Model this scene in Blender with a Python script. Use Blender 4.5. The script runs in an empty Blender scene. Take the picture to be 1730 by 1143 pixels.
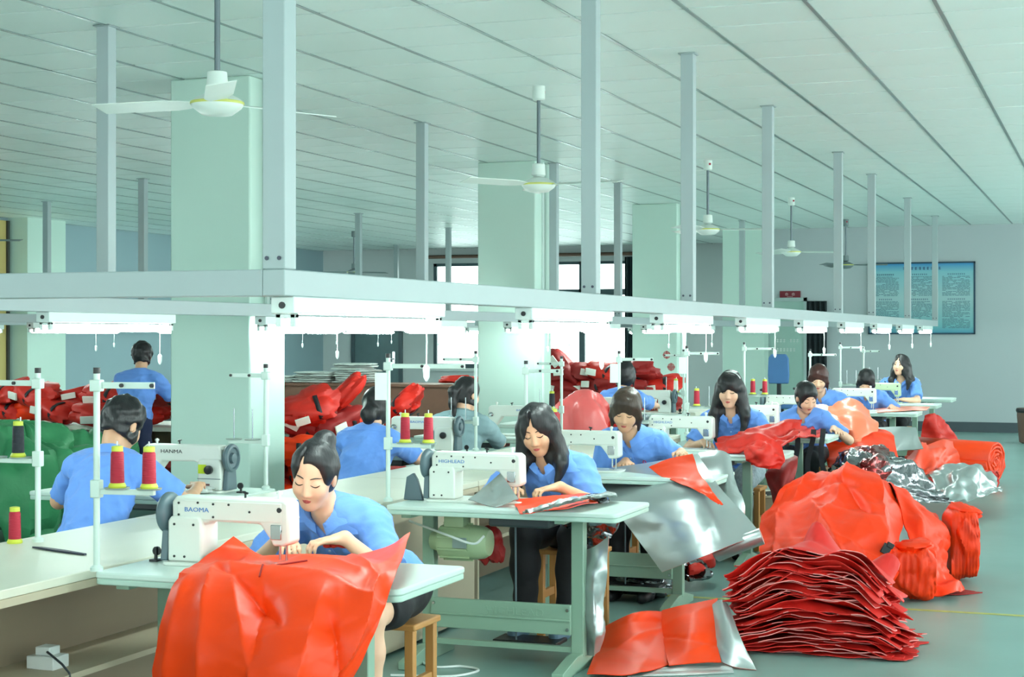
import bpy, bmesh, math, random
import numpy as np
from mathutils import Vector, Matrix
random.seed(7)
RNG = np.random.default_rng(7)
SC = bpy.context.scene
COL = SC.collection
# ------------------------------------------------------------ camera, sky, exposure
FPX, HORV, CAMZ, YAW = 2778.0, 565.0, 1.55, math.radians(20.16)
SN, CS = math.sin(YAW), math.cos(YAW)
cam_d = bpy.data.cameras.new('camera')
cam = bpy.data.objects.new('camera', cam_d)
COL.objects.link(cam)
cam.location = (0, 0, CAMZ)
cam.rotation_euler = (math.pi / 2, 0, YAW)
cam_d.sensor_width = 36
cam_d.lens = FPX / 1730 * 36
cam_d.shift_y = -(571.5 - HORV) / 1730
cam_d.clip_end = 300
SC.camera = cam
world = bpy.data.worlds.new('overcast_sky')
SC.world = world
world.use_nodes = True
bg = world.node_tree.nodes['Background']
bg.inputs[0].default_value = (0.86, 1.0, 0.97, 1)
bg.inputs[1].default_value = 4.2
SC.view_settings.view_transform = 'Standard'
SC.view_settings.look = 'None'
SC.view_settings.gamma = 1
SC.view_settings.use_curve_mapping = False
SC.view_settings.exposure = 0.67
SC.cycles.max_bounces = 6
SC.cycles.diffuse_bounces = 3
SC.cycles.glossy_bounces = 3
SC.cycles.transmission_bounces = 4
SC.cycles.caustics_reflective = False
SC.cycles.caustics_refractive = False
TUBE_POWER = 38.0

# ------------------------------------------------------------ photo geometry helpers
def atY(u, v, Y):
    """world point where the view through pixel (u,v) reaches the room depth Y"""
    xc = -SN * FPX + (u - 865) * CS
    yc = CS * FPX + (u - 865) * SN
    t = Y / yc
    return Vector((xc * t, Y, CAMZ + (HORV - v) * t))
def atZ(u, v, z):
    t = (z - CAMZ) / (HORV - v)
    return Vector(((-SN * FPX + (u - 865) * CS) * t, (CS * FPX + (u - 865) * SN) * t, z))

# ------------------------------------------------------------ materials
MATS = {}
def lin(c):
    return tuple(((x / 255) / 12.92 if x / 255 <= .04045 else ((x / 255 + .055) / 1.055) ** 2.4) for x in c)
def mat(name, rgb, rough=.5, metal=0., var=.06, vscale=6., bump=0., bscale=40., emit=0., sss=0., coat=0., trans=0., alpha=1., spec=.5, stretch=None, sheen=0., bumpdist=.01, ior=None):
    if name in MATS: return MATS[name]
    m = bpy.data.materials.new(name); m.use_nodes = True
    nt = m.node_tree; N = nt.nodes; L = nt.links
    b = N['Principled BSDF']
    c = lin(rgb)
    b.inputs['Roughness'].default_value = rough
    b.inputs['Metallic'].default_value = metal
    b.inputs['Specular IOR Level'].default_value = spec
    if ior: b.inputs['IOR'].default_value = ior
    if coat: b.inputs['Coat Weight'].default_value = coat; b.inputs['Coat Roughness'].default_value = .15
    if trans: b.inputs['Transmission Weight'].default_value = trans
    if alpha < 1: b.inputs['Alpha'].default_value = alpha
    if sheen: b.inputs['Sheen Weight'].default_value = sheen
    if sss:
        b.inputs['Subsurface Weight'].default_value = sss
        b.inputs['Subsurface Radius'].default_value = (.02, .008, .005)
        b.inputs['Subsurface Scale'].default_value = .5
    tc = N.new('ShaderNodeTexCoord')
    src = tc.outputs['Object']
    if stretch:
        mp = N.new('ShaderNodeMapping'); mp.inputs['Scale'].default_value = stretch
        L.new(src, mp.inputs[0]); src = mp.outputs[0]
    nz = N.new('ShaderNodeTexNoise'); nz.inputs['Scale'].default_value = vscale; nz.inputs['Detail'].default_value = 4
    L.new(src, nz.inputs['Vector'])
    mx = N.new('ShaderNodeMix'); mx.data_type = 'RGBA'
    L.new(nz.outputs[0], mx.inputs[0])
    mx.inputs[6].default_value = tuple(max(0, x * (1 - var * 2)) for x in c) + (1,)
    mx.inputs[7].default_value = tuple(min(1, x * (1 + var * 2)) for x in c) + (1,)
    L.new(mx.outputs[2], b.inputs['Base Color'])
    if bump:
        n2 = N.new('ShaderNodeTexNoise'); n2.inputs['Scale'].default_value = bscale; n2.inputs['Detail'].default_value = 3
        L.new(src, n2.inputs['Vector'])
        bp = N.new('ShaderNodeBump'); bp.inputs['Strength'].default_value = bump; bp.inputs['Distance'].default_value = bumpdist
        L.new(n2.outputs[0], bp.inputs['Height']); L.new(bp.outputs[0], b.inputs['Normal'])
    if emit:
        b.inputs['Emission Color'].default_value = c + (1,); b.inputs['Emission Strength'].default_value = emit
    MATS[name] = m
    return m

# ------------------------------------------------------------ mesh helpers
class MB:
    def __init__(s): s.v = []; s.f = []; s.m = []
    def add(s, vs, fs, mi=0):
        o = len(s.v); s.v += [tuple(p) for p in vs]
        s.f += [tuple(i + o for i in f) for f in fs]; s.m += [mi] * len(fs)
        return s
    def box(s, x0, x1, y0, y1, z0, z1, mi=0):
        return s.add([(x0,y0,z0),(x1,y0,z0),(x1,y1,z0),(x0,y1,z0),(x0,y0,z1),(x1,y0,z1),(x1,y1,z1),(x0,y1,z1)],
                     [(0,3,2,1),(4,5,6,7),(0,1,5,4),(1,2,6,5),(2,3,7,6),(3,0,4,7)], mi)
    def prism(s, poly, y0, y1, mi=0, axis='y'):
        """poly = list of (a,b); extruded along axis"""
        n = len(poly)
        def pt(a, b, t):
            return {'y': (a, t, b), 'x': (t, a, b), 'z': (a, b, t)}[axis]
        vs = [pt(a, b, y0) for a, b in poly] + [pt(a, b, y1) for a, b in poly]
        fs = [tuple(range(n)), tuple(range(2 * n - 1, n - 1, -1))]
        fs += [(i, i + n, (i + 1) % n + n, (i + 1) % n) for i in range(n)]
        return s.add(vs, fs, mi)
    def lathe(s, prof, origin=(0,0,0), axis=(0,0,1), n=20, mi=0, caps=True):
        """prof = list of (r, h) along axis"""
        ax = Vector(axis).normalized()
        t = Vector((1,0,0)) if abs(ax.x) < .9 else Vector((0,1,0))
        e1 = ax.cross(t).normalized(); e2 = ax.cross(e1)
        o = Vector(origin); vs = []; fs = []
        for r, h in prof:
            for k in range(n):
                a = 2 * math.pi * k / n
                vs.append(o + ax * h + (e1 * math.cos(a) + e2 * math.sin(a)) * r)
        for i in range(len(prof) - 1):
            for k in range(n):
                k2 = (k + 1) % n
                fs.append((i*n+k, i*n+k2, (i+1)*n+k2, (i+1)*n+k))
        if caps:
            fs.append(tuple(range(n-1, -1, -1))); fs.append(tuple(range((len(prof)-1)*n, len(prof)*n)))
        return s.add(vs, fs, mi)
    def cyl(s, a, b, r, n=12, r2=None, mi=0):
        a = Vector(a); b = Vector(b); d = b - a
        return s.lathe([(r, 0), (r if r2 is None else r2, d.length)], a, d, n, mi)
    def tube(s, pts, r, n=8, mi=0, closed=False):
        pts = [Vector(p) for p in pts]; m = len(pts); vs = []; fs = []
        rs = r if isinstance(r, (list, tuple)) else [r] * m
        up = Vector((0, 0, 1)); prev = None
        for i, p in enumerate(pts):
            d = (pts[min(i+1, m-1)] - pts[max(i-1, 0)])
            d = d.normalized() if d.length > 1e-9 else Vector((0,0,1))
            if prev is None:
                t = up if abs(d.z) < .9 else Vector((1, 0, 0))
                e1 = d.cross(t).normalized()
            else:
                e1 = (prev - d * prev.dot(d)).normalized()
            prev = e1; e2 = d.cross(e1)
            for k in range(n):
                a = 2 * math.pi * k / n
                vs.append(p + (e1 * math.cos(a) + e2 * math.sin(a)) * rs[i])
        for i in range(m - 1):
            for k in range(n):
                k2 = (k + 1) % n
                fs.append((i*n+k, i*n+k2, (i+1)*n+k2, (i+1)*n+k))
        fs.append(tuple(range(n-1, -1, -1))); fs.append(tuple(range((m-1)*n, m*n)))
        return s.add(vs, fs, mi)
    def strip(s, A, B, mi=0):
        n = len(A)
        return s.add(list(A) + list(B), [(i, i+1, n+i+1, n+i) for i in range(n-1)], mi)
    def mesh(s, name, mats, smooth=35):
        me = bpy.data.meshes.new(name)
        me.from_pydata(s.v, [], s.f)
        mats = mats if isinstance(mats, (list, tuple)) else [mats]
        for m in mats: me.materials.append(m)
        me.polygons.foreach_set('material_index', s.m)
        bm = bmesh.new(); bm.from_mesh(me); bmesh.ops.recalc_face_normals(bm, faces=bm.faces); bm.to_mesh(me); bm.free()
        if smooth:
            me.polygons.foreach_set('use_smooth', [True] * len(me.polygons))
            me.set_sharp_from_angle(angle=math.radians(smooth))
        me.update()
        return me
    def build(s, name, mats, parent=None, bevel=0, smooth=35, seg=2):
        return link(name, s.mesh(name, mats, smooth), parent, bevel, seg)
def link(name, me, parent=None, bevel=0, seg=2):
    o = bpy.data.objects.new(name, me); COL.objects.link(o)
    if parent is not None: o.parent = parent
    if bevel:
        md = o.modifiers.new('bevel', 'BEVEL'); md.width = bevel; md.segments = seg; md.limit_method = 'ANGLE'; md.angle_limit = math.radians(40)
    return o
def tag(o, label, cat, group=None, kind=None):
    o['label'] = label; o['category'] = cat
    if group: o['group'] = group
    if kind: o['kind'] = kind
    return o
def struct(o, label=None):
    o['kind'] = 'structure'
    if label: o['label'] = label
    return o
def empty(name, loc=(0,0,0), rz=0):
    o = bpy.data.objects.new(name, None); COL.objects.link(o)
    o.empty_display_size = .1
    o.location = loc; o.rotation_euler = (0, 0, rz)
    return o
def copy_tree(o, parent=None):
    c = o.copy(); COL.objects.link(c); c.parent = parent
    for ch in o.children: copy_tree(ch, c)
    return c
def text_mesh(name, s, size, m, parent, loc, rot, extrude=.0006, align='CENTER', squash=1.0):
    cu = bpy.data.curves.new(name, 'FONT'); cu.body = s; cu.size = size; cu.extrude = extrude; cu.align_x = align; cu.align_y = 'CENTER'; cu.resolution_u = 2
    t = bpy.data.objects.new(name, cu); COL.objects.link(t)
    dg = bpy.context.evaluated_depsgraph_get()
    me = bpy.data.meshes.new_from_object(t.evaluated_get(dg))
    bpy.data.objects.remove(t); bpy.data.curves.remove(cu)
    me.materials.clear(); me.materials.append(m)
    o = bpy.data.objects.new(name, me); COL.objects.link(o); o.parent = parent
    o.location = loc; o.rotation_euler = rot; o.scale = (squash, 1, 1)
    return o

# ------------------------------------------------------------ palette
WHITE_STEEL = mat('white_painted_steel', (168, 182, 184), .4, var=.02)
PLASTER = mat('mint_white_plaster', (202, 228, 217), .7, var=.02, vscale=1.5)
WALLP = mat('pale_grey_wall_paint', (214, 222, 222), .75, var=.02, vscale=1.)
WALLB = mat('wall_paint_with_shade', (152, 178, 186), .75, var=.02, vscale=1.)  # the left wall's shade is put into this grey-blue colour
TILE_M = mat('ceiling_tile_white', (238, 252, 247), .45, var=.02, vscale=1.2)
TEE_M = mat('ceiling_tee_metal', (150, 164, 164), .3, metal=.7, var=.02)
DARKGAP = mat('ceiling_void_dark', (48, 60, 60), .9)
FLOOR_M = mat('grey_green_sealed_floor', (130, 164, 158), .33, var=.07, vscale=2.2, bump=.04, bscale=9., spec=.4)
TUBE_M = mat('fluorescent_tube_glow', (236, 255, 250), .4, var=0, emit=TUBE_POWER)
FIX_M = mat('fixture_white_enamel', (226, 240, 236), .35, var=.02)
BLACK = mat('black_plastic', (22, 24, 28), .4)
CHROME = mat('chrome_steel', (190, 196, 200), .2, metal=1.)
# ============================================================ ROOM
ZC = 3.30
XL, XR, YB, YF, YP = -15.6, 4.5, -3.0, 31.0, 27.1
o = MB().box(XL - .3, XR, YB, YF + .3, -.12, 0).build('floor', FLOOR_M, smooth=0); struct(o, 'grey green sealed concrete floor')
LINE_M = mat('worn_yellow_floor_paint', (176, 178, 96), .5, var=.2, vscale=25.)
p0 = atZ(1180, 1032, 0); p1 = atZ(1730, 1040, 0)
o = MB().box(-3.0, 4.0, -.025, .025, 0, .0015).build('trim_1', LINE_M, smooth=0)
o.location = (0, p1.y, 0.0005); o.rotation_euler = (0, 0, 0); struct(o, 'thin yellow painted line across the floor')
# far wall with window, opening X -13.1..-8.9, z .87..3.03
WX0, WX1, WZ0, WZ1 = -13.1, -8.9, .87, 3.0
b = MB().box(XL - .3, WX0, YF, YF + .25, 0, ZC + .1).box(WX1, -5.9, YF, YF + .25, 0, ZC + .1).box(WX0, WX1, YF, YF + .25, 0, WZ0).box(WX0, WX1, YF, YF + .25, WZ1, ZC + .1)
struct(b.build('wall_far', WALLP, smooth=0), 'pale grey far wall around the bright window')
struct(MB().box(-5.9, XR, YP, YP + .2, 0, ZC + .1).box(-6.1, -5.9, YP, YF + .25, 0, ZC).build('wall_partition', mat('partition_paint', (186, 196, 199), .75, var=.02, vscale=1.), smooth=0), 'pale grey partition wall behind the notice board')
struct(MB().box(XL - .3, XL, YB, 26.2, 0, ZC + .1).box(XL - .3, XL, 29.0, YF, 0, ZC + .1).box(XL - .3, XL, 26.2, 29.0, 0, .8).box(XL - .3, XL, 26.2, 29.0, 2.95, ZC + .1).build('wall_left', WALLB, smooth=0), 'left wall, its shade put into a grey blue colour')
# right wall: sill, header and piers with wide openings
b = MB().box(XR, XR + .25, YB, YP, 0, .8).box(XR, XR + .25, YB, YP, 3.05, ZC + .1)
y = YB
while y < YP:
    b.box(XR, XR + .25, y, y + .5, .8, 3.05); y += 5.0
struct(b.build('wall_right', WALLP, smooth=0), 'pale wall with wide window openings along the aisle')
b = MB().box(XL - .3, XR + .25, YB - .25, YB, 0, .8).box(XL - .3, XR + .25, YB - .25, YB, 2.75, ZC + .1)  # unseen back wall, added to cut the light reaching the near posts
x = XL - .3
while x < XR:
    b.box(x, x + 1.3, YB - .25, YB, .8, 2.75); x += 4.0
struct(b.build('wall_back', WALLP, smooth=0), 'unseen pale wall with openings, added to cut light behind the camera')
BASE_M = mat('dark_grey_skirting', (74, 86, 92), .5)
struct(MB().box(-5.9, XR, YP - .02, YP, 0, .16).build('baseboard_far', BASE_M, smooth=0), 'dark grey skirting at the foot of the partition wall')
struct(MB().box(XL, XL + .02, YB, YF, 0, .14).build('baseboard_left', BASE_M, smooth=0), 'dark grey skirting of the left wall')
# far window
FRAME_G = mat('dark_green_window_frame', (58, 82, 88), .4)
GLASS = mat('clear_window_glass', (240, 250, 248), .0, trans=1., var=0, ior=1.02, spec=.2)
w = empty('window_1', (0, YF + .06, 0)); struct(w, 'bright far window in dark green frames')
fw = .07
fb = MB()
for (a, c) in ((WX0, WX0 + fw), (WX1 - fw, WX1), (-11.05, -10.95), (-9.98, -9.86), (-12.1, -12.03)): fb.box(a, c, -.03, .03, WZ0, WZ1)
for (a, c) in ((WZ0, WZ0 + .09), (WZ1 - .06, WZ1), (2.33, 2.45)): fb.box(WX0, WX1, -.03, .03, a, c)
fb.build('window_frame', FRAME_G, w, smooth=0)
xs = [WX0 + fw, -12.1, -12.03, -11.05, -10.95, -9.98, -9.86, WX1 - fw]
for i in range(0, 8, 2):
    for (a, c) in ((WZ0 + .09, 2.33), (2.45, WZ1 - .06)):
        MB().box(xs[i], xs[i+1], -.003, .003, a, c).build('pane', GLASS, w, smooth=0)
MB().box(WX0 - .12, WX1 + .12, -.14, -.06, WZ0 - .06, WZ0).build('window_sill', mat('white_sill', (226, 234, 232), .5), w, smooth=0)
w = empty('window_added', (XL - .15, 0, 0)); struct(w, 'unseen side window added in the left wall to brighten the back')  # hidden by the pillar, added so daylight brightens the back
MB().box(-.03, .03, 26.2, 26.27, .8, 2.95).box(-.03, .03, 28.93, 29.0, .8, 2.95).box(-.03, .03, 27.57, 27.64, .8, 2.95).box(-.03, .03, 26.2, 29.0, .8, .87).box(-.03, .03, 26.2, 29.0, 2.88, 2.95).build('window_frame', FRAME_G, w, smooth=0)
for (a_, c_) in ((26.27, 27.57), (27.64, 28.93)): MB().box(-.003, .003, a_, c_, .87, 2.88).build('pane', GLASS, w, smooth=0)
ROD_M = mat('brown_curtain_rail', (110, 84, 70), .5)
rod = MB().cyl((WX0 - .3, YF - .1, 3.13), (WX1 + .3, YF - .1, 3.13), .035)
for x in (WX0, -11, WX1): rod.cyl((x, YF - .1, 3.13), (x, YF, 3.13), .015)
tag(rod.build('curtain_rail', ROD_M), 'brown curtain rail above the bright far window', 'curtain rail')
def pleats(x0, x1, z0, z1, n, amp):
    xs = np.linspace(x0, x1, n * 8 + 1)
    ys = amp * np.sin(np.linspace(0, n * 2 * math.pi, n * 8 + 1))
    A = [(x, y_, z0) for x, y_ in zip(xs, ys)]; B_ = [(x, y_, z1) for x, y_ in zip(xs, ys)]
    C_ = [(x, y_ + .012, z0) for x, y_ in zip(xs, ys)]; D_ = [(x, y_ + .012, z1) for x, y_ in zip(xs, ys)]
    return MB().strip(A, B_).strip(C_, D_)
CURT = mat('dark_teal_curtain', (44, 62, 66), .8, var=.15)
c = pleats(-9.0, -8.62, 0.5, 3.07, 5, .04).build('curtain', CURT); c.location = (0, YF - .1, 0)
tag(c, 'dark teal curtain gathered at the right of the far window', 'curtain')
# pillars
for i, yy in enumerate((9.8, 15.6, 21.3)):
    b = MB().box(-6.1, -5.48, yy, yy + .5, 0, ZC)
    p = b.build('pillar', PLASTER, bevel=.012); struct(p, ['large square white pillar nearest the camera', 'square white pillar in the middle of the hall', 'square white pillar farthest back'][i])
    MB().box(-5.478, -5.46, yy + .2, yy + .23, 0.3, ZC).build('cable_duct', FIX_M, p, smooth=0)
    MB().box(-6.105, -5.475, yy - .006, yy + .506, 0, .12).build('skirting', mat('pillar_foot', (180, 196, 190), .6), p, smooth=0)
struct(MB().box(-6.1, -5.4, 26.7, YP, 0, ZC).build('pillar', PLASTER, bevel=.01), 'pale pilaster beside the glass door')
struct(MB().box(XL, XL + .45, 25.4, 26., 0, ZC).build('trim_3', PLASTER, smooth=0), 'pale pilaster on the left wall')
struct(MB().box(XL, XL + .35, 20.55, 21.5, 0, ZC).build('pillar', PLASTER, smooth=0), 'narrow pale pilaster at the left edge')
# left door with yellowish curtain
d = empty('door_1', (XL, 20.02, 0)); struct(d, 'tan wooden door with dark edge on the left wall')
TAN = mat('tan_door_wood', (196, 176, 110), .55, var=.08, vscale=3., stretch=(1, 1, .2))
MB().box(.0, .05, -.6, .42, 0, 1.9).build('door_leaf', TAN, d, smooth=0)
MB().box(.0, .05, -.6, .42, 1.98, 3.25).build('transom_panel', TAN, d, smooth=0)
MB().box(.0, .08, .42, .47, 0, 3.25).build('door_frame', mat('dark_door_edge', (60, 60, 56), .5), d, smooth=0)
# far grey door
d = empty('door_2', (-14.35, YF - .03, 0)); struct(d, 'dull teal metal door in the far wall')
TEALD = mat('teal_grey_door', (92, 118, 122), .5)
MB().box(-.5, .5, 0, .03, 0, 2.05).build('door_leaf', TEALD, d, smooth=0)
MB().box(-.58, -.5, -.02, .03, 0, 2.12).box(.5, .58, -.02, .03, 0, 2.12).box(-.58, .58, -.02, .03, 2.05, 2.12).build('door_frame', mat('dark_door_frame', (70, 88, 94), .5), d, smooth=0)
MB().box(.36, .42, -.02, 0, .95, 1.2).cyl((.39, -.05, 1.05), (.28, -.05, 1.05), .012).build('door_handle', CHROME, d)
# glass door and sign on partition
d = empty('door_3', (-5.02, YP - .04, 0)); struct(d, 'frosted glass door left of the dark curtain')
FROST = mat('frosted_door_glass', (164, 196, 186), .12, var=.03)
MB().box(-.36, .2, 0, .03, .05, 2.1).build('door_leaf', FROST, d, smooth=0)
MB().box(-.42, -.36, -.02, .04, 0, 2.16).box(.2, .25, -.02, .04, 0, 2.16).box(-.42, .25, -.02, .04, 2.1, 2.16).build('door_frame', mat('pale_alu', (170, 190, 188), .4, metal=.4), d, smooth=0)
gl = mat('door_lettering_white', (235, 245, 240), .4, var=0)
lb = MB()
for (z, n) in ((1.43, 7), (1.28, 6), (1.05, 4)):
    for k in range(n):
        if n == 7 and k == 3: continue
        x = -.25 + k * .055
        lb.box(x, x + .035, -.002, 0, z, z + .01).box(x, x + .035, -.002, 0, z + .03, z + .04).box(x + .012, x + .022, -.002, 0, z - .01, z + .05)
lb.build('door_lettering', gl, d, smooth=0)['kind'] = 'stuff'
c = pleats(-4.78, -4.44, .1, 2.1, 4, .03).build('curtain', mat('black_green_curtain', (30, 42, 46), .85)); c.location = (0, YP - .06, 0)
tag(c, 'narrow dark pleated curtain right of the glass door', 'curtain')
s = empty('wall_sign', (-5.05, YP - .012, 2.21)); tag(s, 'small dark red sign above the glass door', 'sign')
MB().box(-.17, .17, -.012, .012, -.06, .06).build('sign_plate', mat('dark_red_sign', (120, 22, 40), .4), s, smooth=0)
g = MB()
for k in (-1, 1):
    x = k * .055
    g.box(x-.022, x+.022, -.0145, -.012, .018, .024).box(x-.022, x+.022, -.0145, -.012, -.012, -.006).box(x-.003, x+.003, -.0145, -.012, -.012, .035).box(x-.022, x-.016, -.0145, -.012, -.012, .02).box(x+.016, x+.022, -.0145, -.012, -.012, .02)
g.box(-.05, .05, -.0145, -.012, -.036, -.031)
g.build('sign_lettering', mat('sign_pink_white', (222, 190, 190), .5, var=0), s, smooth=0)
# notice board
nb = empty('notice_board', (-2.935, YP - .02, 2.135)); tag(nb, 'large blue notice board with three text columns on the far wall', 'notice board')
m = bpy.data.materials.new('notice_print'); m.use_nodes = True
nt = m.node_tree; b_ = nt.nodes['Principled BSDF']; b_.inputs['Roughness'].default_value = .3
tc = nt.nodes.new('ShaderNodeTexCoord'); sp = nt.nodes.new('ShaderNodeSeparateXYZ'); cr = nt.nodes.new('ShaderNodeValToRGB'); mr = nt.nodes.new('ShaderNodeMapRange')
nt.links.new(tc.outputs['Object'], sp.inputs[0]); nt.links.new(sp.outputs['Z'], mr.inputs[0]); mr.inputs[1].default_value = -.56; mr.inputs[2].default_value = .56
nt.links.new(mr.outputs[0], cr.inputs[0])
E = cr.color_ramp.elements; E[0].position = 0; E[0].color = lin((60, 150, 178)) + (1,); E[1].position = 1; E[1].color = lin((40, 140, 200)) + (1,)
for pos, cc in ((.1, (120, 190, 196)), (.5, (166, 204, 206)), (.88, (130, 196, 206))):
    e = E.new(pos); e.color = lin(cc) + (1,)
nt.links.new(cr.outputs[0], b_.inputs['Base Color'])
MB().box(-.82, .82, -.012, .012, -.56, .56).build('board_panel', m, nb, smooth=0)
fr = MB()
for a in ((-.84, -.815, -.58, .58), (.815, .84, -.58, .58), (-.84, .84, -.58, -.555), (-.84, .84, .555, .58)): fr.box(a[0], a[1], -.022, .014, a[2], a[3])
fr.build('board_frame', mat('dark_teal_board_frame', (24, 66, 88), .4), nb, smooth=0)
INK = mat('navy_print', (34, 56, 110), .5, var=0); INK2 = mat('grey_blue_print', (84, 120, 136), .5, var=0)
rr = random.Random(3)
t1 = MB(); t2 = MB()
def glyph(bm, x, z, s):
    for q in range(3):
        zz = z + s * (.12 + .32 * q); bm.box(x + s * .1, x + s * rr.uniform(.7, .9), -.0145, -.012, zz, zz + s * .13)
    xx = x + s * rr.uniform(.25, .6); bm.box(xx, xx + s * .14, -.0145, -.012, z, z + s * .95)
for k in range(10): glyph(t1, -.29 + k * .062, .455, .05)
for cx in (-.56, -.02, .55):
    for hz in (.37, -.03):
        n = rr.choice((7, 8, 9))
        for k in range(n): glyph(t1, cx - n * .0155 + k * .031, hz, .026)
        z = hz - .03
        while z > (hz - .34 if hz > 0 else -.5):
            x = cx - .22
            while x < cx + .2:
                wd = rr.uniform(.02, .07)
                if rr.random() < .86: t2.box(x, min(x + wd, cx + .21), -.0135, -.012, z, z + .009)
                x += wd + .008
                if x > cx and rr.random() < .04: break
            z -= .02
t1.build('heading_print', INK, nb, smooth=0)['kind'] = 'stuff'; t2.build('body_print', INK2, nb, smooth=0)['kind'] = 'stuff'

# ------------------------------------------------------------ ceiling
ceil = MB().box(XL - .3, XR + .25, YB, YF + .25, ZC + .022, ZC + .15).build('ceiling', DARKGAP, smooth=0); struct(ceil, 'white suspended tile ceiling')
TXS, TYS = .639, .57
X0, Y0 = -1.53, 9.19
tiles = []
for i in range(math.floor((XL - X0) / TXS), math.ceil((XR - X0) / TXS)):
    for j in range(math.floor((YB - Y0) / TYS), math.ceil((YF - Y0) / TYS)):
        x = X0 + (i + .5) * TXS; y = Y0 + (j + .5) * TYS
        if x > XR + .1 or y > YF or x < XL: continue
        dep = -SN * x + CS * y
        area = 0
        if dep > 1:
            u = 865 + FPX * (CS * x + SN * y) / dep; v = HORV - FPX * (ZC - CAMZ) / dep
            if -60 < u < 1790 and -40 < v < 1143: area = 1 / dep ** 3
        tiles.append((area, x, y))
tiles.sort(reverse=True)
tm = MB().box(-.3135, .3135, -.274, .274, 0, .016).mesh('tile', TILE_M, 0)
rest = MB()
for k, (a, x, y) in enumerate(tiles):
    if k < 300 and a > 0:
        t = link('tile', tm, ceil); t.location = (x, y, ZC + random.choice((0, 0, 0, .0012, .002)))
    else:
        rest.box(x - .3135, x + .3135, y - .274, y + .274, ZC, ZC + .016)
rest.build('tile', TILE_M, ceil, smooth=0)['kind'] = 'stuff'
i = math.floor((XL - X0) / TXS)
while X0 + i * TXS < XR:
    x = X0 + i * TXS
    if x > XL: MB().box(x - .011, x + .011, YB, YF, ZC - .004, ZC + .004).build('tee_bar', TEE_M, ceil, smooth=0)
    i += 1

# ------------------------------------------------------------ overhead frames and lights
RA, RB_, RC, RD = -2.5, -5.38, -10.25, -13.2
Z0, Z1 = 1.672, 1.757
PY = (4.66, 7.97, 10.0, 12.5, 15.9, 18.2, 21.5, 24.9)
def frame_thing(label, rails):
    fr = empty('overhead_light_frame', (rails[0][0], rails[0][1], Z0)); tag(fr, label, 'light frame')
    L0 = Vector(fr.location)
    for (x, y0, y1, posts) in rails:
        o = MB().box(x - .04, x + .04, y0 - .04, y1 + .04, Z0, Z1).build('beam', WHITE_STEEL, fr, bevel=.004); o.location = -L0
        for y in posts:
            o = MB().box(-.04, .04, -.04, .04, Z1, ZC).box(-.055, .055, -.055, .055, ZC - .008, ZC).build('post', WHITE_STEEL, fr, bevel=.004); o.location = Vector((x, y, 0)) - L0
            for dx in (-.022, .022): MB().lathe([(.007, 0), (.007, .003)], (dx, -.042, Z1 + .035), (0, -1, 0), 8).build('bolt', mat('bolt_dark', (60, 66, 84), .4), o)
    return fr, L0
fA, L0 = frame_thing('long white steel frame carrying the tube lights above both near rows', [(RA, 4.66, 24.9, PY), (RB_, 4.66, 24.9, PY[1:])])
o = MB().box(RB_ + .04, RA - .04, 4.62, 4.70, Z0, Z1).build('cross_beam', WHITE_STEEL, fA, bevel=.004); o.location = -L0
o = MB().box(RB_ + .04, RA - .04, 24.86, 24.94, Z0, Z1).build('cross_beam', WHITE_STEEL, fA, bevel=.004); o.location = -L0
frame_thing('distant white steel light frame behind the pillars', [(RC, 9.0, 29.6, (10.0, 15.9, 21.5, 24.9, 29.4))])
frame_thing('farthest white light frame along the left wall', [(RD, 9.0, 29.6, (11.5, 18.2, 24.0, 29.4))])
RE = -8.2  # added rail whose lit tubes brighten the far wall
frame_thing('short white light frame added in front of the far window', [(RE, 21.0, 29.9, (21.5, 29.5))])
def make_light():
    t = empty('tube_light'); 
    MB().box(-.042, .042, 0, 1.26, -.055, 0).build('housing', FIX_M, t, bevel=.004)
    MB().cyl((0, .05, -.085), (0, 1.21, -.085), .021, 14).build('tube', TUBE_M, t)
    for y in (.02, 1.215):
        MB().box(-.036, -.016, y, y + .025, -.098, -.055).box(.016, .036, y, y + .025, -.098, -.055).box(-.036, .036, y, y + .025, -.07, -.055).build('lamp_holder', FIX_M, t, bevel=.003)
    MB().lathe([(.011, 0), (.011, .006)], (0, -.006, -.028), (0, 1, 0), 10).build('screw', BLACK, t)
    c = MB().tube([(.03, 1.1, -.055), (.032, 1.1, -.15), (.03, 1.1, -.24)], .0025, 6).build('pull_cord', FIX_M, t)
    MB().lathe([(.004, 0), (.012, .015), (.014, .05), (.006, .062)], (.03, 1.1, -.30), (0, 0, 1), 12).build('cord_knob', FIX_M, c)
    return t
LP = make_light()
first = True
ord_ = ['nearest', 'second', 'third', 'fourth', 'fifth', 'sixth', 'seventh', 'eighth', 'ninth']
for (rx, starts, nm) in ((RA, [4.68 + 2.28 * k for k in range(9)], 'aisle side rail'), (RB_, [5.0 + 2.38 * k for k in range(8)], 'middle rail'), (RC, [11.5, 13.85, 16.2, 18.6, 21.0, 23.3, 25.7, 28.0], 'rear rail'), (RE, [21.4, 23.8, 26.2, 28.5], 'short added rail lighting the back'), (RD, [13.5, 16.0, 18.6, 21., 23.2, 25.6, 28.0], 'rail by the left wall')):  # farthest rear and left-wall tubes are also added to brighten the far wall
    for k, y in enumerate(starts):
        t = LP if first else copy_tree(LP); first = False
        t.location = (rx, y, Z0)
        tag(t, '%s lit tube light from the camera under the %s' % (ord_[k], nm), 'tube light', 'tube lights under the rails')

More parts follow.
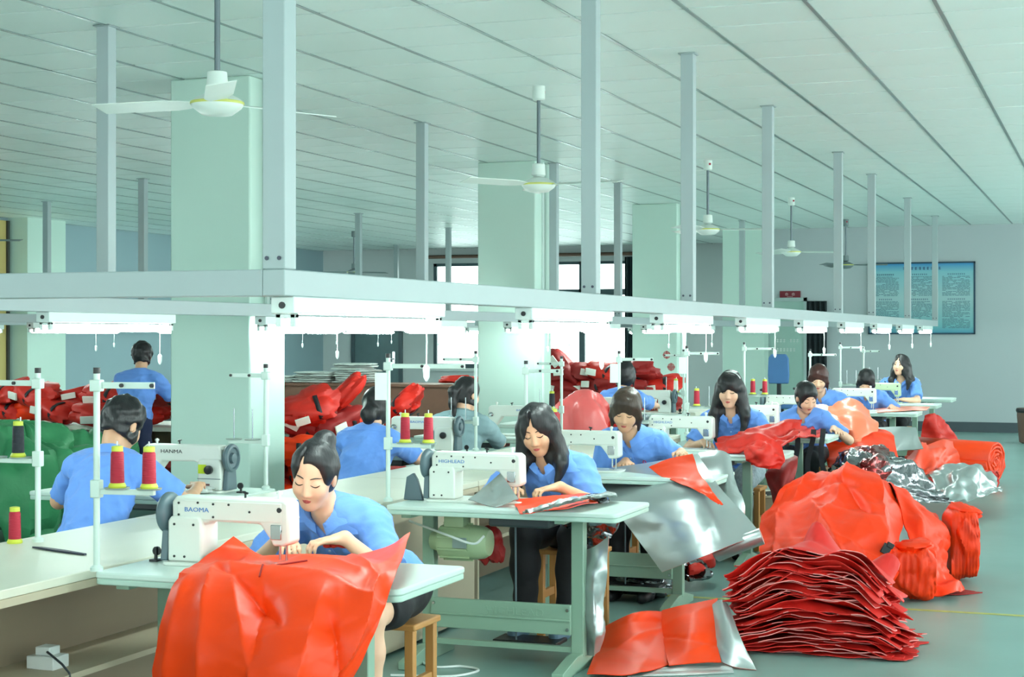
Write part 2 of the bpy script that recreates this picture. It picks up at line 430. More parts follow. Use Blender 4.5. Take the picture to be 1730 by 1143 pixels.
# ------------------------------------------------------------ ceiling fans
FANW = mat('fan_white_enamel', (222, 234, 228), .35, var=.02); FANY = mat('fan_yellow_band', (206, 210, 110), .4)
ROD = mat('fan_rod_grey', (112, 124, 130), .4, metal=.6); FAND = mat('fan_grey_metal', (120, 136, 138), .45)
def make_fan(hm, bm_):
    f = empty('ceiling_fan')
    MB().cyl((0, 0, -.62), (0, 0, -.06), .013, 12).build('down_rod', ROD, f)
    c = MB().lathe([(.035, -.10), (.045, -.09), (.045, 0)], n=20).build('ceiling_canopy', hm, f)
    MB().box(.01, .03, -.0475, -.043, -.05, -.03).build('red_mark', mat('fan_red_mark', (170, 30, 60), .5), c, smooth=0)
    MB().lathe([(.03, -.64), (.05, -.625), (.045, -.55), (.03, -.545)], n=20).build('motor_cup', hm, f)
    h = MB().lathe([(.02, -.75), (.07, -.745), (.11, -.715), (.12, -.70), (.12, -.685), (.10, -.67), (.05, -.645), (.02, -.64)], n=28).build('motor_housing', hm, f)
    MB().lathe([(.1215, -.699), (.1235, -.695), (.1235, -.69), (.1215, -.686)], n=28, caps=False).build('trim_band', FANY, h)
    for k in range(3):
        a = 2 * math.pi * k / 3
        b = MB()
        n = 9; tw = .2
        xs = np.linspace(.11, .62, n)
        up = []; lo = []
        for x in xs:
            wdt = .03 + .035 * min(1, (x - .11) / .1)
            up.append((x, wdt, -.69 + wdt * tw)); lo.append((x, -wdt, -.69 - wdt * tw))
        b.strip(up, lo); b.strip([(x, y, z - .004) for x, y, z in up], [(x, y, z - .004) for x, y, z in lo])
        for e in (up, lo): b.strip(e, [(x, y, z - .004) for x, y, z in e])
        b.strip([up[-1], lo[-1]], [(p[0], p[1], p[2] - .004) for p in (up[-1], lo[-1])])
        o = b.build('blade', bm_, f); o.rotation_euler = (0, 0, a)
    return f
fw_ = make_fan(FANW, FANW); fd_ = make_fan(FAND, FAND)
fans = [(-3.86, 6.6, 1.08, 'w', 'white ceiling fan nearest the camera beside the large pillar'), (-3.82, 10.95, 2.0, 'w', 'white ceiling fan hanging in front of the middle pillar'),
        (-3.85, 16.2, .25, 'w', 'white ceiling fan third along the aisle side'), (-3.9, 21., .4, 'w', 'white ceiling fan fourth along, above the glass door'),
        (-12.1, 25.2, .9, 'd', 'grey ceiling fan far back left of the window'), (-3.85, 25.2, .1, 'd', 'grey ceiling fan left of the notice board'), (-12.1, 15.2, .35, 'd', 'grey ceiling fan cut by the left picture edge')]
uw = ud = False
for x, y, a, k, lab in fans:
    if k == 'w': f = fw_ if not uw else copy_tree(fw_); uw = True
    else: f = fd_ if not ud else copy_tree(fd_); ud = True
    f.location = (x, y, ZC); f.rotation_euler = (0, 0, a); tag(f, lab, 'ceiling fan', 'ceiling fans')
# ============================================================ FURNITURE
TOP_M = mat('pale_mint_table_laminate', (208, 226, 218), .35, var=.02)
EDGE_M = mat('mint_table_edge', (186, 212, 200), .4, var=.02)
LEG_M = mat('sage_green_table_steel', (146, 176, 156), .4, var=.03)
MACH_M = mat('cream_machine_enamel', (222, 228, 220), .3, var=.02, coat=.3)
MACH_G = mat('pale_green_machine_enamel', (196, 214, 178), .3, var=.02, coat=.3)
GREY_PL = mat('blue_grey_plastic', (84, 104, 112), .4)
MOTOR_M = mat('sage_cream_motor_casting', (172, 192, 152), .4, var=.04, bump=.1, bscale=60)
PLY = mat('light_plywood', (196, 184, 160), .55, var=.06, vscale=5., stretch=(1, .15, 1))
PLY_TOP = mat('pale_worktop', (222, 222, 204), .4, var=.03, vscale=3.)
BROWN_PLY = mat('brown_bench_board', (150, 134, 112), .6, var=.06, vscale=5., stretch=(1, .15, 1))  # brown board of the bench back panels
WOOD = mat('varnished_pine', (190, 134, 74), .5, var=.14, vscale=8., stretch=(1, 1, .15))
def rounded_rect(x0, x1, y0, y1, r, n=5):
    P = []
    for cx, cy, a0 in ((x1-r, y1-r, 0), (x0+r, y1-r, 90), (x0+r, y0+r, 180), (x1-r, y0+r, 270)):
        for k in range(n + 1):
            a = math.radians(a0 + 90 * k / n); P.append((cx + r * math.cos(a), cy + r * math.sin(a)))
    return P
TL, TW, TZ = 1.12, .56, .76
def make_table():
    t = empty('sewing_table')
    MB().prism(rounded_rect(-TL/2, TL/2, -TW/2, TW/2, .03), TZ - .022, TZ, 0, 'z').build('table_top', TOP_M, t, bevel=.006)
    MB().prism(rounded_rect(-TL/2 + .002, TL/2 - .002, -TW/2 + .002, TW/2 - .002, .03), TZ - .042, TZ - .022, 0, 'z').build('edge_band', EDGE_M, t, bevel=.004)
    for x in (-.47, .28):
        MB().box(x - .03, x + .03, .02, .075, .06, TZ - .06).box(x - .022, x + .022, .028, .067, .05, .7).build('leg', LEG_M, t, bevel=.004)
        MB().box(x - .025, x + .025, -.24, .26, TZ - .06, TZ - .042).build('top_bracket', LEG_M, t, bevel=.003)
        f = MB().prism([(-.27, .0), (.29, .0), (.29, .035), (.1, .075), (-.06, .075), (-.27, .035)], x - .028, x + .028, 0, 'x').build('foot', LEG_M, t, bevel=.003)
    MB().box(-.445, .255, -.005, .018, .16, .30).box(-.445, .255, -.012, -.004, .222, .232).build('crossbar', LEG_M, t, bevel=.003)
    for x in (-.43, .24):
        for z in (.185, .275): MB().lathe([(.009, 0), (.007, .006)], (x, -.006, z), (0, -1, 0), 8).build('bolt', CHROME, t)
    MB().box(-.16, .16, .07, .24, .085, .105).build('pedal', BLACK, t, bevel=.005)
    MB().box(-.445, .255, .03, .06, .075, .1).build('foot_rail', LEG_M, t)
    MB().cyl((-.05, .1, .1), (-.05, .09, .64), .005, 8).build('pedal_rod', GREY_PL, t)
    # motor
    m = MB().lathe([(.03, -.16), (.06, -.155), (.075, -.13), (.082, -.08), (.085, .06), (.075, .09), (.05, .1), (.04, .14), (.02, .15)], (-.30, .0, TZ - .19), (-1, 0, 0), 24).build('motor', MOTOR_M, t)
    MB().box(-.36, -.26, -.05, .05, TZ - .12, TZ - .042).build('motor_bracket', MOTOR_M, m, bevel=.005)
    MB().box(-.30, -.23, -.0895, -.084, TZ - .21, TZ - .16).build('rating_plate', mat('motor_plate', (150, 170, 172), .3, metal=.5), m, smooth=0)
    for k in range(10):
        a = math.radians(36 * k)
        fo = MB().box(-.1, .05, -.004, .004, .08, .09).build('cooling_fin', MOTOR_M, m, smooth=0)
        fo.location = (-.28, 0, TZ - .19); fo.rotation_euler = (a, 0, 0)
    MB().box(-.1, .2, -.14, .1, TZ - .095, TZ - .042).build('oil_pan', mat('dark_oil_pan', (58, 66, 70), .4), t, bevel=.01)
    return t
def make_machine(body, lod=True):
    """operator stands at -y, needle head at -x, wheel at +x, origin on the table"""
    t = empty('sewing_machine')
    MB().prism(rounded_rect(-.24, .24, -.088, .088, .02), 0, .012, 0, 'z').build('bed', body, t, bevel=.003)
    prof = [(.225, .012), (.225, .215), (.21, .235), (-.205, .235), (-.225, .222), (-.228, .09), (-.205, .078), (-.165, .078), (-.155, .1), (-.115, .15), (.07, .152), (.1, .14), (.112, .115), (.112, .012)]
    MB().prism(prof, -.042, .042).build('arm', body, t, bevel=.009, seg=3)
    c = MB().prism([(.1, .012), (.232, .012), (.232, .15), (.22, .168), (.112, .168), (.1, .15)], -.058, .058).build('column', body, t, bevel=.008, seg=3)
    MB().box(-.2, .2, .0415, .0455, .158, .222).build('back_cover', body, t, bevel=.003)
    for (x, z) in ((.195, .172), (.195, .212), (.12, .215), (.06, .212), (.0, .212), (.06, .168), (-.08, .19)):
        MB().lathe([(.0042, 0), (.0042, .003)], (x, .045, z), (0, 1, 0), 8).build('screw', BLACK, t)
    for (x, z) in ((.205, .14), (.13, .14), (.205, .03), (.165, .03)):
        MB().lathe([(.0045, 0), (.0045, .003)], (x, .0575, z), (0, 1, 0), 8).build('screw', BLACK, t)
    MB().cyl((-.197, 0, .02), (-.197, 0, .09), .0045, 8).cyl((-.197, 0, .012), (-.197, 0, .03), .0015, 6).build('needle_bar', CHROME, t)
    MB().cyl((-.18, .015, .03), (-.18, .015, .09), .005, 8).box(-.19, -.165, -.005, .03, .014, .02).build('presser_foot', CHROME, t)
    MB().lathe([(.016, 0), (.018, .004), (.018, .012), (.008, .016), (.006, .026)], (-.2, -.042, .165), (0, -1, 0), 14).build('tension_dial', CHROME, t)
    for z_ in (.2, .13): MB().lathe([(.009, 0), (.009, .004)], (-.192, .0425, z_), (0, 1, 0), 10).build('oil_cap', BLACK, t)
    MB().box(-.2, -.16, .042, .047, .1, .15).build('lifter_plate', CHROME, t, bevel=.002)
    MB().cyl((-.17, 0, .235), (-.17, 0, .262), .006, 10).lathe([(.011, 0), (.011, .008)], (-.17, 0, .25), (0, 0, 1), 12).build('thread_post', body, t)
    MB().cyl((-.05, .02, .235), (-.05, .02, .25), .004, 8).cyl((-.06, .02, .25), (-.04, .02, .255), .004, 8).build('thread_guide', BLACK, t)
    w = MB().lathe([(.02, .0), (.05, .002), (.066, .01), (.072, .02), (.072, .03), (.066, .038), (.055, .04), (.05, .03), (.028, .028), (.024, .042), (.01, .044)], (.236, 0, .172), (1, 0, 0), 28).build('hand_wheel', GREY_PL, t)
    MB().prism([(-.045, .012), (.06, .012), (.045, .12), (-.03, .12)], .234, .262, 0, 'x').build('belt_guard', GREY_PL, t, bevel=.006)
    MB().lathe([(.02, 0), (.022, .004), (.022, .02), (.012, .024)], (.17, -.058, .115), (0, -1, 0), 20).build('stitch_dial', BLACK, t)
    b = MB().box(.30, .33, -.02, .02, .0, .008).cyl((.315, 0, .0), (.315, 0, .05), .006, 8).lathe([(.016, 0), (.016, .008)], (.315, -.01, .035), (0, 1, 0), 12).build('bobbin_winder', BLACK, t)
    return t
SPOOLC = {'red': mat('crimson_thread', (176, 26, 52), .6, var=.05, bump=.4, bscale=300, stretch=(.1, .1, 1)), 'black': mat('black_thread', (26, 32, 42), .6, bump=.4, bscale=300, stretch=(.1, .1, 1)), 'white': mat('white_thread', (232, 236, 228), .6, bump=.4, bscale=300, stretch=(.1, .1, 1))}
CONE = mat('lime_yellow_spool_cone', (206, 214, 72), .45)
def make_spool(colr):
    s = empty('thread_spool')
    MB().lathe([(.0225, .012), (.0235, .02), (.0215, .115), (.018, .122), (.010, .122)], n=20).build('thread', SPOOLC[colr], s)
    MB().lathe([(.028, .0), (.030, .006), (.025, .016), (.016, .018), (.016, .12), (.0195, .122), (.019, .138), (.010, .14)], n=20).build('cone', CONE, s)
    return s
SPO = {k: make_spool(k) for k in SPOOLC}; SPU = dict.fromkeys(SPO, False)
def spool(colr, loc, label, group='thread spools on the stands'):
    s = copy_tree(SPO[colr]) if SPU[colr] else SPO[colr]; SPU[colr] = True
    s.location = loc; s.rotation_euler = (0, 0, random.random() * 6); tag(s, label, 'thread spool', group); return s
STAND_M = mat('pale_mint_stand_tube', (206, 224, 216), .35, var=.02)
def stand(x, y, z, label, side=1, arms=1, h=.66, low=.27, rot=0., spools=(), tilt=0., armlen=.2, paper=0):
    TRAYS = tuple(q[0] for q in spools) if len(spools) == 2 else (.075, .18)
    """pole with a thread guide arm on top and a spool tray below"""
    t = empty('thread_stand', (x, y, z), rot); tag(t, label, 'thread stand')
    MB().cyl((0, 0, 0), (0, 0, h), .011, 12).lathe([(.022, 0), (.022, .012), (.012, .02)], n=14).build('pole', STAND_M, t)
    MB().cyl((0, 0, h), (0, 0, h + .02), .012, 12).build('pole_cap', BLACK, t)
    MB().box(-.02, .02, -.016, .016, h - .06, h - .02).build('clamp', STAND_M, t, bevel=.004)
    for s_ in ((side,) if arms == 1 else (1, -1)):
        a = MB().box(min(0, s_ * armlen), max(0, s_ * armlen), -.004, .004, h - .05, h - .028).build('guide_arm', STAND_M, t, bevel=.002)
        for k in (.45, .97): MB().lathe([(.007, 0), (.004, .004), (.007, .008)], (s_ * armlen * k, -.006, h - .039), (0, -1, 0), 10).build('thread_eye', BLACK, a)
        MB().box(min(0, s_ * .21), max(0, s_ * .21), -.01, .01, low - .018, low).build('tray_arm', STAND_M, t, bevel=.002)
        for k in TRAYS:
            MB().lathe([(.006, 0), (.04, .0), (.043, .006), (.04, .004), (.006, .004)], (s_ * k, 0, low), n=20).build('tray', mat('smoky_tray_plastic', (150, 166, 160), .3), t)
            MB().cyl((s_ * k, 0, low), (s_ * k, 0, low + .16), .003, 6).build('spool_pin', CHROME, t)
    MB().box(-.018, .018, -.016, .016, low - .03, low + .03).build('clamp', STAND_M, t, bevel=.004)
    if paper: MB().box(-.03 - paper * .03, .03 - paper * .03, -.018, -.0165, h - .2, h - .07).build('paper_tag', mat('white_paper', (240, 244, 240), .7), t, smooth=0)
    for (k, colr, lab) in spools:
        p = Matrix.Rotation(rot, 3, 'Z') @ Vector((side * k, 0, low + .005))
        spool(colr, (x + p.x, y + p.y, z + p.z), lab)
    return t
def make_stool():
    s = empty('wooden_stool')
    MB().box(-.17, .17, -.13, .13, .43, .455).build('seat', WOOD, s, bevel=.006)
    for sx in (-1, 1):
        for sy in (-1, 1):
            MB().box(sx*.14-.018, sx*.14+.018, sy*.1-.018, sy*.1+.018, 0, .43).build('leg', WOOD, s, bevel=.003)
    for sy in (-1, 1): MB().box(-.122, .122, sy*.1-.012, sy*.1+.012, .13, .17).build('stretcher', WOOD, s, bevel=.002)
    for sx in (-1, 1): MB().box(sx*.14-.012, sx*.14+.012, -.082, .082, .2, .24).build('stretcher', WOOD, s, bevel=.002)
    return s
TP = make_table(); MP = make_machine(MACH_M); MG = make_machine(MACH_G); STP = make_stool()
U = {'t': False, 'm': False, 'g': False, 's': False}
def inst(proto, key):
    if U[key]: return copy_tree(proto)
    U[key] = True; return proto
TXC = -2.64
TROW = [4.66, 6.95, 8.8, 10.67, 12.6, 14.75, 16.95, 18.95, 20.8]          # front edges of the tables whose workers face the camera
twho = ['nearest the camera under the big orange sheet', 'with the cream motor seen below, second in the right row', 'third in the right row behind the silver sheet',
        'fourth in the right row with red cloth on its end', 'fifth in the right row with black straps over its end', 'sixth in the right row, hidden by workers',
        'seventh in the right row with an orange strip on it', 'eighth in the right row near the notice board', 'last in the right row, without a worker']
mwho = ['nearest the camera, above the big orange sheet', 'with silver foil under its needle', 'third, before the brown fringed woman', 'fourth, before the woman with the white hairband', 'fifth, at the left of the woman in profile', 'sixth, behind the woman in profile', 'seventh, before the woman with bowed head', 'before the woman looking up', 'on the last table of the right row']
TT = []; MM = []
for k, y in enumerate(TROW):
    t = inst(TP, 't'); x = TXC + (.02 if k else .0)
    if k >= 6: x += .18
    t.location = (x, y + TW / 2, 0); t.rotation_euler = (0, 0, 0)
    tag(t, 'mint topped sewing table ' + twho[k], 'sewing table', 'sewing tables'); TT.append(t)
    mm = inst(MG, 'g') if k == 7 else inst(MP, 'm')
    mm.location = ((-2.83, -2.83, -2.9, -2.79, -2.72, -2.8, -2.55, -2.54, -2.53)[k], y + .30, TZ); mm.rotation_euler = (0, 0, math.pi)
    tag(mm, ('pale green' if k == 7 else 'cream') + ' sewing machine ' + mwho[k], 'sewing machine', 'sewing machines'); MM.append(mm)
LROW = [6.95, 9.95, 11.8, 13.7, 15.7]
lwho = ['left of the bench, beside the short haired worker', 'in front of the woman with netted hair', 'in front of the worker in grey', 'beside the pink plastic sack', 'far back in the left row']
for k, y in enumerate(LROW):
    t = inst(TP, 't'); x = -4.6
    t.location = (x, y + TW / 2, 0); t.rotation_euler = (0, 0, math.pi)
    tag(t, 'mint topped sewing table ' + lwho[k], 'sewing table', 'sewing tables'); TT.append(t)
    mm = inst(MP, 'm'); mm.location = (x + (.18 if k == 0 else .2), y + .3, TZ); mm.rotation_euler = (0, 0, 0)
    tag(mm, 'cream sewing machine ' + lwho[k], 'sewing machine', 'sewing machines'); MM.append(mm)
# machine lettering: each machine carries its maker's word on the face the camera sees
BLUE_T = mat('blue_lettering', (60, 120, 190), .4, var=0); BLK_T = mat('black_lettering', (30, 30, 34), .4, var=0)
for mm, s, c in ((MM[0], 'BAOMA', BLUE_T), (MM[1], 'HIGHLEAD', BLUE_T), (MM[3], 'HIGHLEAD', BLUE_T)):
    text_mesh('maker_lettering', s, .022, c, mm, (.125 if s == 'BAOMA' else .12, .0462, .19), (math.pi/2, 0, math.pi), squash=1.25)
text_mesh('maker_lettering', 'HANMA', .026, BLK_T, MM[9], (-.06, -.0428, .2), (math.pi/2, 0, 0), squash=1.35)
text_mesh('maker_lettering', 'BAOMA', .022, BLUE_T, MM[11], (.06, -.0428, .2), (math.pi/2, 0, 0), squash=1.35)
text_mesh('maker_lettering', 'BAOMA', .022, BLUE_T, MM[10], (-.03, -.0428, .2), (math.pi/2, 0, 0), squash=1.35)
MB().box(.105, .15, -.0605, -.058, .095, .14).build('lime_sticker', mat('lime_sticker', (200, 222, 20), .4), MM[9], smooth=0)
MB().box(.12, .17, -.0605, -.058, .035, .045).build('model_plate', mat('brown_plate', (110, 70, 70), .4), MM[9], smooth=0)
MB().box(.1, .232, -.0605, -.057, .068, .071).build('cover_seam', GREY_PL, MM[9], smooth=0)
text_mesh('frame_lettering', 'HIGHLEAD', .05, LEG_M, TT[1], (-.02, -.0065, .255), (math.pi/2, 0, 0), squash=1.2, extrude=.002)
# grey motor belt cover beside the second machine, cable loop on the second table
o = MB().prism([(-.05, 0), (.05, 0), (.035, .11), (.0, .13), (-.02, .1)], -.012, .012).build('belt_cover', GREY_PL, MM[1], bevel=.004); o.location = (.32, .03, .0)
# benches
bench_lab = ['nearest unit of the long pale wooden work bench with a low shelf', 'second unit of the long pale work bench, behind the front table', 'third unit of the long pale work bench, behind the second machine', 'fourth unit of the long pale work bench', 'farthest unit of the long pale work bench']
for k, (y0, y1) in enumerate(((1.6, 3.96), (3.97, 6.16), (6.17, 8.36), (8.37, 10.56), (10.57, 12.8))):
    b = empty('work_bench', (-3.57, y0, 0)); tag(b, bench_lab[k], 'work bench', 'work bench units'); L = y1 - y0
    MB().box(-.45, .305, 0, L, .722, .752).build('bench_top', PLY_TOP, b, bevel=.003)
    MB().box(-.445, .306, 0.002, L - .002, .695, .7215).build('top_edge_board', PLY, b, smooth=0)
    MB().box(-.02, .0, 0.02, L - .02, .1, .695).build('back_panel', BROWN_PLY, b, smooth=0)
    if k == 2: MB().box(.272, .292, .04, L - .04, .02, .695).build('side_panel', PLY, b, smooth=0)
    for y in (0.02, L - .04): MB().box(-.44, .29, y, y + .02, 0, .695).build('end_panel', PLY, b, smooth=0)
    for sx in (-1, 1): MB().box(-.44 if sx < 0 else .0, -.02 if sx < 0 else .29, .04, L - .04, .395, .415).build('shelf', PLY, b, smooth=0)
# power box and cable on the near bench shelf, knife and white scrap on the bench top
WPL = mat('white_box_plastic', (228, 234, 232), .4)
pb = empty('power_box', atY(90, 1100, 4.35)); pb.location = (-3.42, 4.72, .415)
tag(pb, 'white square power box with a smaller block on top, on the bench shelf', 'power box')
MB().box(-.055, .055, -.045, .045, 0, .045).build('lower_block', WPL, pb, bevel=.004)
MB().box(-.03, .03, -.03, .03, .045, .075).build('upper_block', WPL, pb, bevel=.004)
MB().tube([(.02, -.03, .06), (.05, -.05, .055), (.1, -.06, .03), (.137, -.07, .004), (.16, -.09, -.06), (.16, -.12, -.2)], .004, 8).build('cable', mat('dark_cable', (50, 56, 62), .5), pb)
kn = MB().prism([(-.16, -.008), (.04, -.012), (.16, -.004), (.16, .006), (.02, .016), (-.13, .012)], 0, .006, 0, 'z').build('fabric_marker_strip', mat('navy_strip', (24, 28, 50), .5)); kn.location = atZ(100, 931, .754); kn.rotation_euler = (0, 0, -.35)
tag(kn, 'narrow dark navy strip lying on the pale bench top', 'strip')
# thread stands with their spools
stand(-3.2, 4.685, TZ, 'thread stand at the left corner of the nearest sewing table with two red spools', 1, spools=((.075, 'red', 'red thread spool nearer the pole on the nearest stand'), (.19, 'red', 'red thread spool at the arm end of the nearest stand')), rot=.12, low=.275, armlen=.21)
stand(-3.9, 5.32, .752, 'thread stand at the left picture edge with a black spool', -1, spools=((.085, 'black', 'black thread spool on the stand at the left picture edge'),), rot=.1, low=.32, h=.65, armlen=.22)
spool('red', atZ(25, 917, .752), 'red thread spool standing on the bench top at the left edge')
stand(-3.24, 7.12, TZ, 'thread stand at the left end of the second table with two crimson spools', 1, spools=((.085, 'red', 'crimson spool nearer the pole above the second table'), (.2, 'red', 'crimson spool at the arm end above the second table')), rot=.1, low=.275, h=.68, armlen=.38, paper=1)
stand(-4.08, 7.46, TZ, 'thread stand with two empty pins in front of the large pillar', -1, rot=.05, low=.25, h=.62, armlen=.2)
stand(-3.2, 8.95, TZ, 'thread stand right of the long haired woman with red spools', 1, spools=((.07, 'red', 'dark red spool beside the long haired woman, nearer the pole'), (.17, 'red', 'dark red spool beside the long haired woman, at the arm end')), low=.22, h=.62, armlen=.2)
stand(-4.1, 10.45, TZ, 'thread stand right of the worker in grey with two white pins', -1, low=.2, h=.66, armlen=.24)
stand(-3.2, 10.85, TZ, 'thread stand behind the brown fringed woman with one black spool', 1, spools=((.09, 'black', 'black thread spool above the brown fringed woman'),), low=.2, h=.66, armlen=.24, paper=1)
stand(-3.2, 12.75, TZ, 'thread stand left of the woman with the white hairband', 1, spools=((.08, 'red', 'small red spool left of the white hairband'),), low=.22, h=.68, armlen=.26, paper=1)
stand(-3.2, 14.9, TZ, 'thread stand right of the white hairband woman with two red spools', 1, spools=((.08, 'red', 'red spool nearer the pole before the blue chair'), (.19, 'red', 'red spool at the arm end before the blue chair')), low=.24, h=.7, armlen=.27)
stand(-2.98, 17.1, TZ, 'thread stand right of the dark curtain', 1, low=.22, h=.62, armlen=.27)
stand(-2.98, 19.1, TZ, 'thread stand left of the woman looking up', 1, low=.22, h=.68, armlen=.27)
stand(-2.98, 20.95, TZ, 'thin thread stand behind the woman looking up', 1, low=.22, h=.62, armlen=.2)
stand(-4.1, 12.3, TZ, 'thread stand with a black cone beside the standing back', -1, spools=((.08, 'black', 'fat black thread cone behind the brown fringed woman'),), low=.2, h=.6, armlen=.2)
stand(-4.1, 16.2, TZ, 'thread stand with white and red cones far back', -1, spools=((.08, 'white', 'white thread cone far back in the left row'),), low=.2, h=.62, armlen=.2)
# ============================================================ PEOPLE (distance-field bodies meshed as one continuous surface)
def smin(a, b, k):
    if k <= 0: return np.minimum(a, b)
    h = np.maximum(k - np.abs(a - b), 0) / k
    return np.minimum(a, b) - h * h * k * .25
def smax(a, b, k): return -smin(-a, -b, k)
def s_ell(x, y, z, c, r):
    px = (x - c[0]) / r[0]; py = (y - c[1]) / r[1]; pz = (z - c[2]) / r[2]
    k0 = np.sqrt(px * px + py * py + pz * pz)
    k1 = np.sqrt((px / r[0]) ** 2 + (py / r[1]) ** 2 + (pz / r[2]) ** 2)
    return k0 * (k0 - 1) / (k1 + 1e-9)
def s_cap(x, y, z, a, b, ra, rb):
    d = [b[i] - a[i] for i in range(3)]; L = sum(q * q for q in d) + 1e-12
    t = np.clip(((x - a[0]) * d[0] + (y - a[1]) * d[1] + (z - a[2]) * d[2]) / L, 0, 1)
    return np.sqrt((x - a[0] - t * d[0]) ** 2 + (y - a[1] - t * d[1]) ** 2 + (z - a[2] - t * d[2]) ** 2) - (ra + (rb - ra) * t)
class Field:
    def __init__(s, lo, hi, h):
        s.h = h; s.lo = np.array(lo, float)
        n = np.ceil((np.array(hi) - s.lo) / h).astype(int) + 1
        s.ax = [(s.lo[i] + h * np.arange(n[i])).astype(np.float32) for i in range(3)]
        s.F = np.full(tuple(n), .5, np.float32)
    def _sub(s, lo, hi, pad):
        idx = []
        for i in range(3):
            a = int(np.searchsorted(s.ax[i], lo[i] - pad)); b = int(np.searchsorted(s.ax[i], hi[i] + pad))
            if b - a < 1: return None
            idx.append(slice(a, b))
        X = s.ax[0][idx[0]][:, None, None]; Y = s.ax[1][idx[1]][None, :, None]; Z = s.ax[2][idx[2]][None, None, :]
        return tuple(idx), X, Y, Z
    def op(s, fn, lo, hi, k=.02, mode='add'):
        r = s._sub(lo, hi, k + 3 * s.h)
        if r is None: return
        idx, X, Y, Z = r
        d = np.broadcast_to(fn(X, Y, Z), s.F[idx].shape)
        s.F[idx] = smin(s.F[idx], d, k) if mode == 'add' else smax(s.F[idx], -d, k)
    def cap(s, a, b, ra, rb=None, k=.02, mode='add'):
        rb = ra if rb is None else rb; m = max(ra, rb)
        lo = [min(a[i], b[i]) - m for i in range(3)]; hi = [max(a[i], b[i]) + m for i in range(3)]
        s.op(lambda x, y, z: s_cap(x, y, z, a, b, ra, rb), lo, hi, k, mode)
    def ell(s, c, r, R=None, k=.02, mode='add'):
        m = max(r)
        def fn(x, y, z):
            if R is None: return s_ell(x, y, z, c, r)
            px, py, pz = x - c[0], y - c[1], z - c[2]
            return s_ell(R[0][0]*px + R[1][0]*py + R[2][0]*pz, R[0][1]*px + R[1][1]*py + R[2][1]*pz, R[0][2]*px + R[1][2]*py + R[2][2]*pz, (0, 0, 0), r)
        s.op(fn, [c[i] - m for i in range(3)], [c[i] + m for i in range(3)], k, mode)
    def chain(s, pts, rs, k=.02):
        for i in range(len(pts) - 1): s.cap(pts[i], pts[i+1], rs[i], rs[i+1], k)
    def plane(s, p, n):
        """cut away everything on the side n points to"""
        d = (s.ax[0][:, None, None] - p[0]) * n[0] + (s.ax[1][None, :, None] - p[1]) * n[1] + (s.ax[2][None, None, :] - p[2]) * n[2]
        s.F = np.maximum(s.F, d.astype(np.float32))
    def wrinkle(s, amp, freq, seed, ridged=False):
        r = np.random.default_rng(seed); W = 0
        X = s.ax[0][:, None, None]; Y = s.ax[1][None, :, None]; Z = s.ax[2][None, None, :]
        for q in range(5):
            w = r.normal(size=3); w /= np.linalg.norm(w); f = freq * r.uniform(.5, 1.5)
            w2 = r.normal(size=3) * freq * .35
            sn_ = np.sin((w[0]*X + w[1]*Y + w[2]*Z) * f + r.uniform(0, 6) + 1.3 * np.sin(w2[0]*X + w2[1]*Y + w2[2]*Z + r.uniform(0, 6)))
            W = W + ((2 * np.sqrt(np.abs(sn_)) - 1.3) if ridged and q < 3 else sn_)
        s.F = (s.F + amp * .45 * W).astype(np.float32)
    def sample(s, p):
        q = (np.array(p) - s.lo) / s.h
        i = np.floor(q).astype(int)
        if (i < 0).any() or (i + 1 >= np.array(s.F.shape)).any(): return .5
        f = q - i; v = 0.
        for a in (0, 1):
            for b in (0, 1):
                for c in (0, 1):
                    v += s.F[i[0]+a, i[1]+b, i[2]+c] * (f[0] if a else 1-f[0]) * (f[1] if b else 1-f[1]) * (f[2] if c else 1-f[2])
        return v
    def trace(s, o, d, L=.5):
        o = Vector(o); d = Vector(d).normalized(); t = 0
        while t < L:
            if s.sample(o + d * t) < 0: return o + d * t
            t += .003
        return None
    def mesh(s, name, m, smooth_it=1):
        F = s.F; S = F < 0
        nx, ny, nz = F.shape
        cnt = np.zeros((nx-1, ny-1, nz-1), np.int8)
        for a in (0, 1):
            for b in (0, 1):
                for c in (0, 1): cnt += S[a:nx-1+a, b:ny-1+b, c:nz-1+c]
        act = (cnt > 0) & (cnt < 8)
        I = np.argwhere(act); n = len(I)
        ids = np.full(act.shape, -1, np.int32); ids[act] = np.arange(n)
        acc = np.zeros((n, 3)); w = np.zeros(n)
        C = np.array([(a, b, c) for a in (0, 1) for b in (0, 1) for c in (0, 1)])
        V = np.stack([F[I[:, 0]+c[0], I[:, 1]+c[1], I[:, 2]+c[2]] for c in C], 1)
        for p in range(8):
            for q in range(p + 1, 8):
                if np.abs(C[p] - C[q]).sum() != 1: continue
                m_ = (V[:, p] < 0) != (V[:, q] < 0)
                if not m_.any(): continue
                t = V[m_, p] / (V[m_, p] - V[m_, q])
                acc[m_] += C[p] + t[:, None] * (C[q] - C[p]); w[m_] += 1
        P = (I + acc / np.maximum(w, 1)[:, None]) * s.h + s.lo
        quads = []
        for ax in range(3):
            o1, o2 = [(1, 2), (2, 0), (0, 1)][ax]
            sl0 = [slice(None)] * 3; sl1 = [slice(None)] * 3
            sl0[ax] = slice(0, -1); sl1[ax] = slice(1, None)
            A = S[tuple(sl0)]; B = S[tuple(sl1)]
            E = np.argwhere(A != B)
            E = E[(E[:, o1] > 0) & (E[:, o2] > 0) & (E[:, o1] < F.shape[o1]-1) & (E[:, o2] < F.shape[o2]-1)]
            if not len(E): continue
            flip = A[E[:, 0], E[:, 1], E[:, 2]]
            def cid(d1, d2):
                q = E.copy(); q[:, o1] -= d1; q[:, o2] -= d2
                return ids[q[:, 0], q[:, 1], q[:, 2]]
            Q = np.stack([cid(1, 1), cid(0, 1), cid(0, 0), cid(1, 0)], 1)
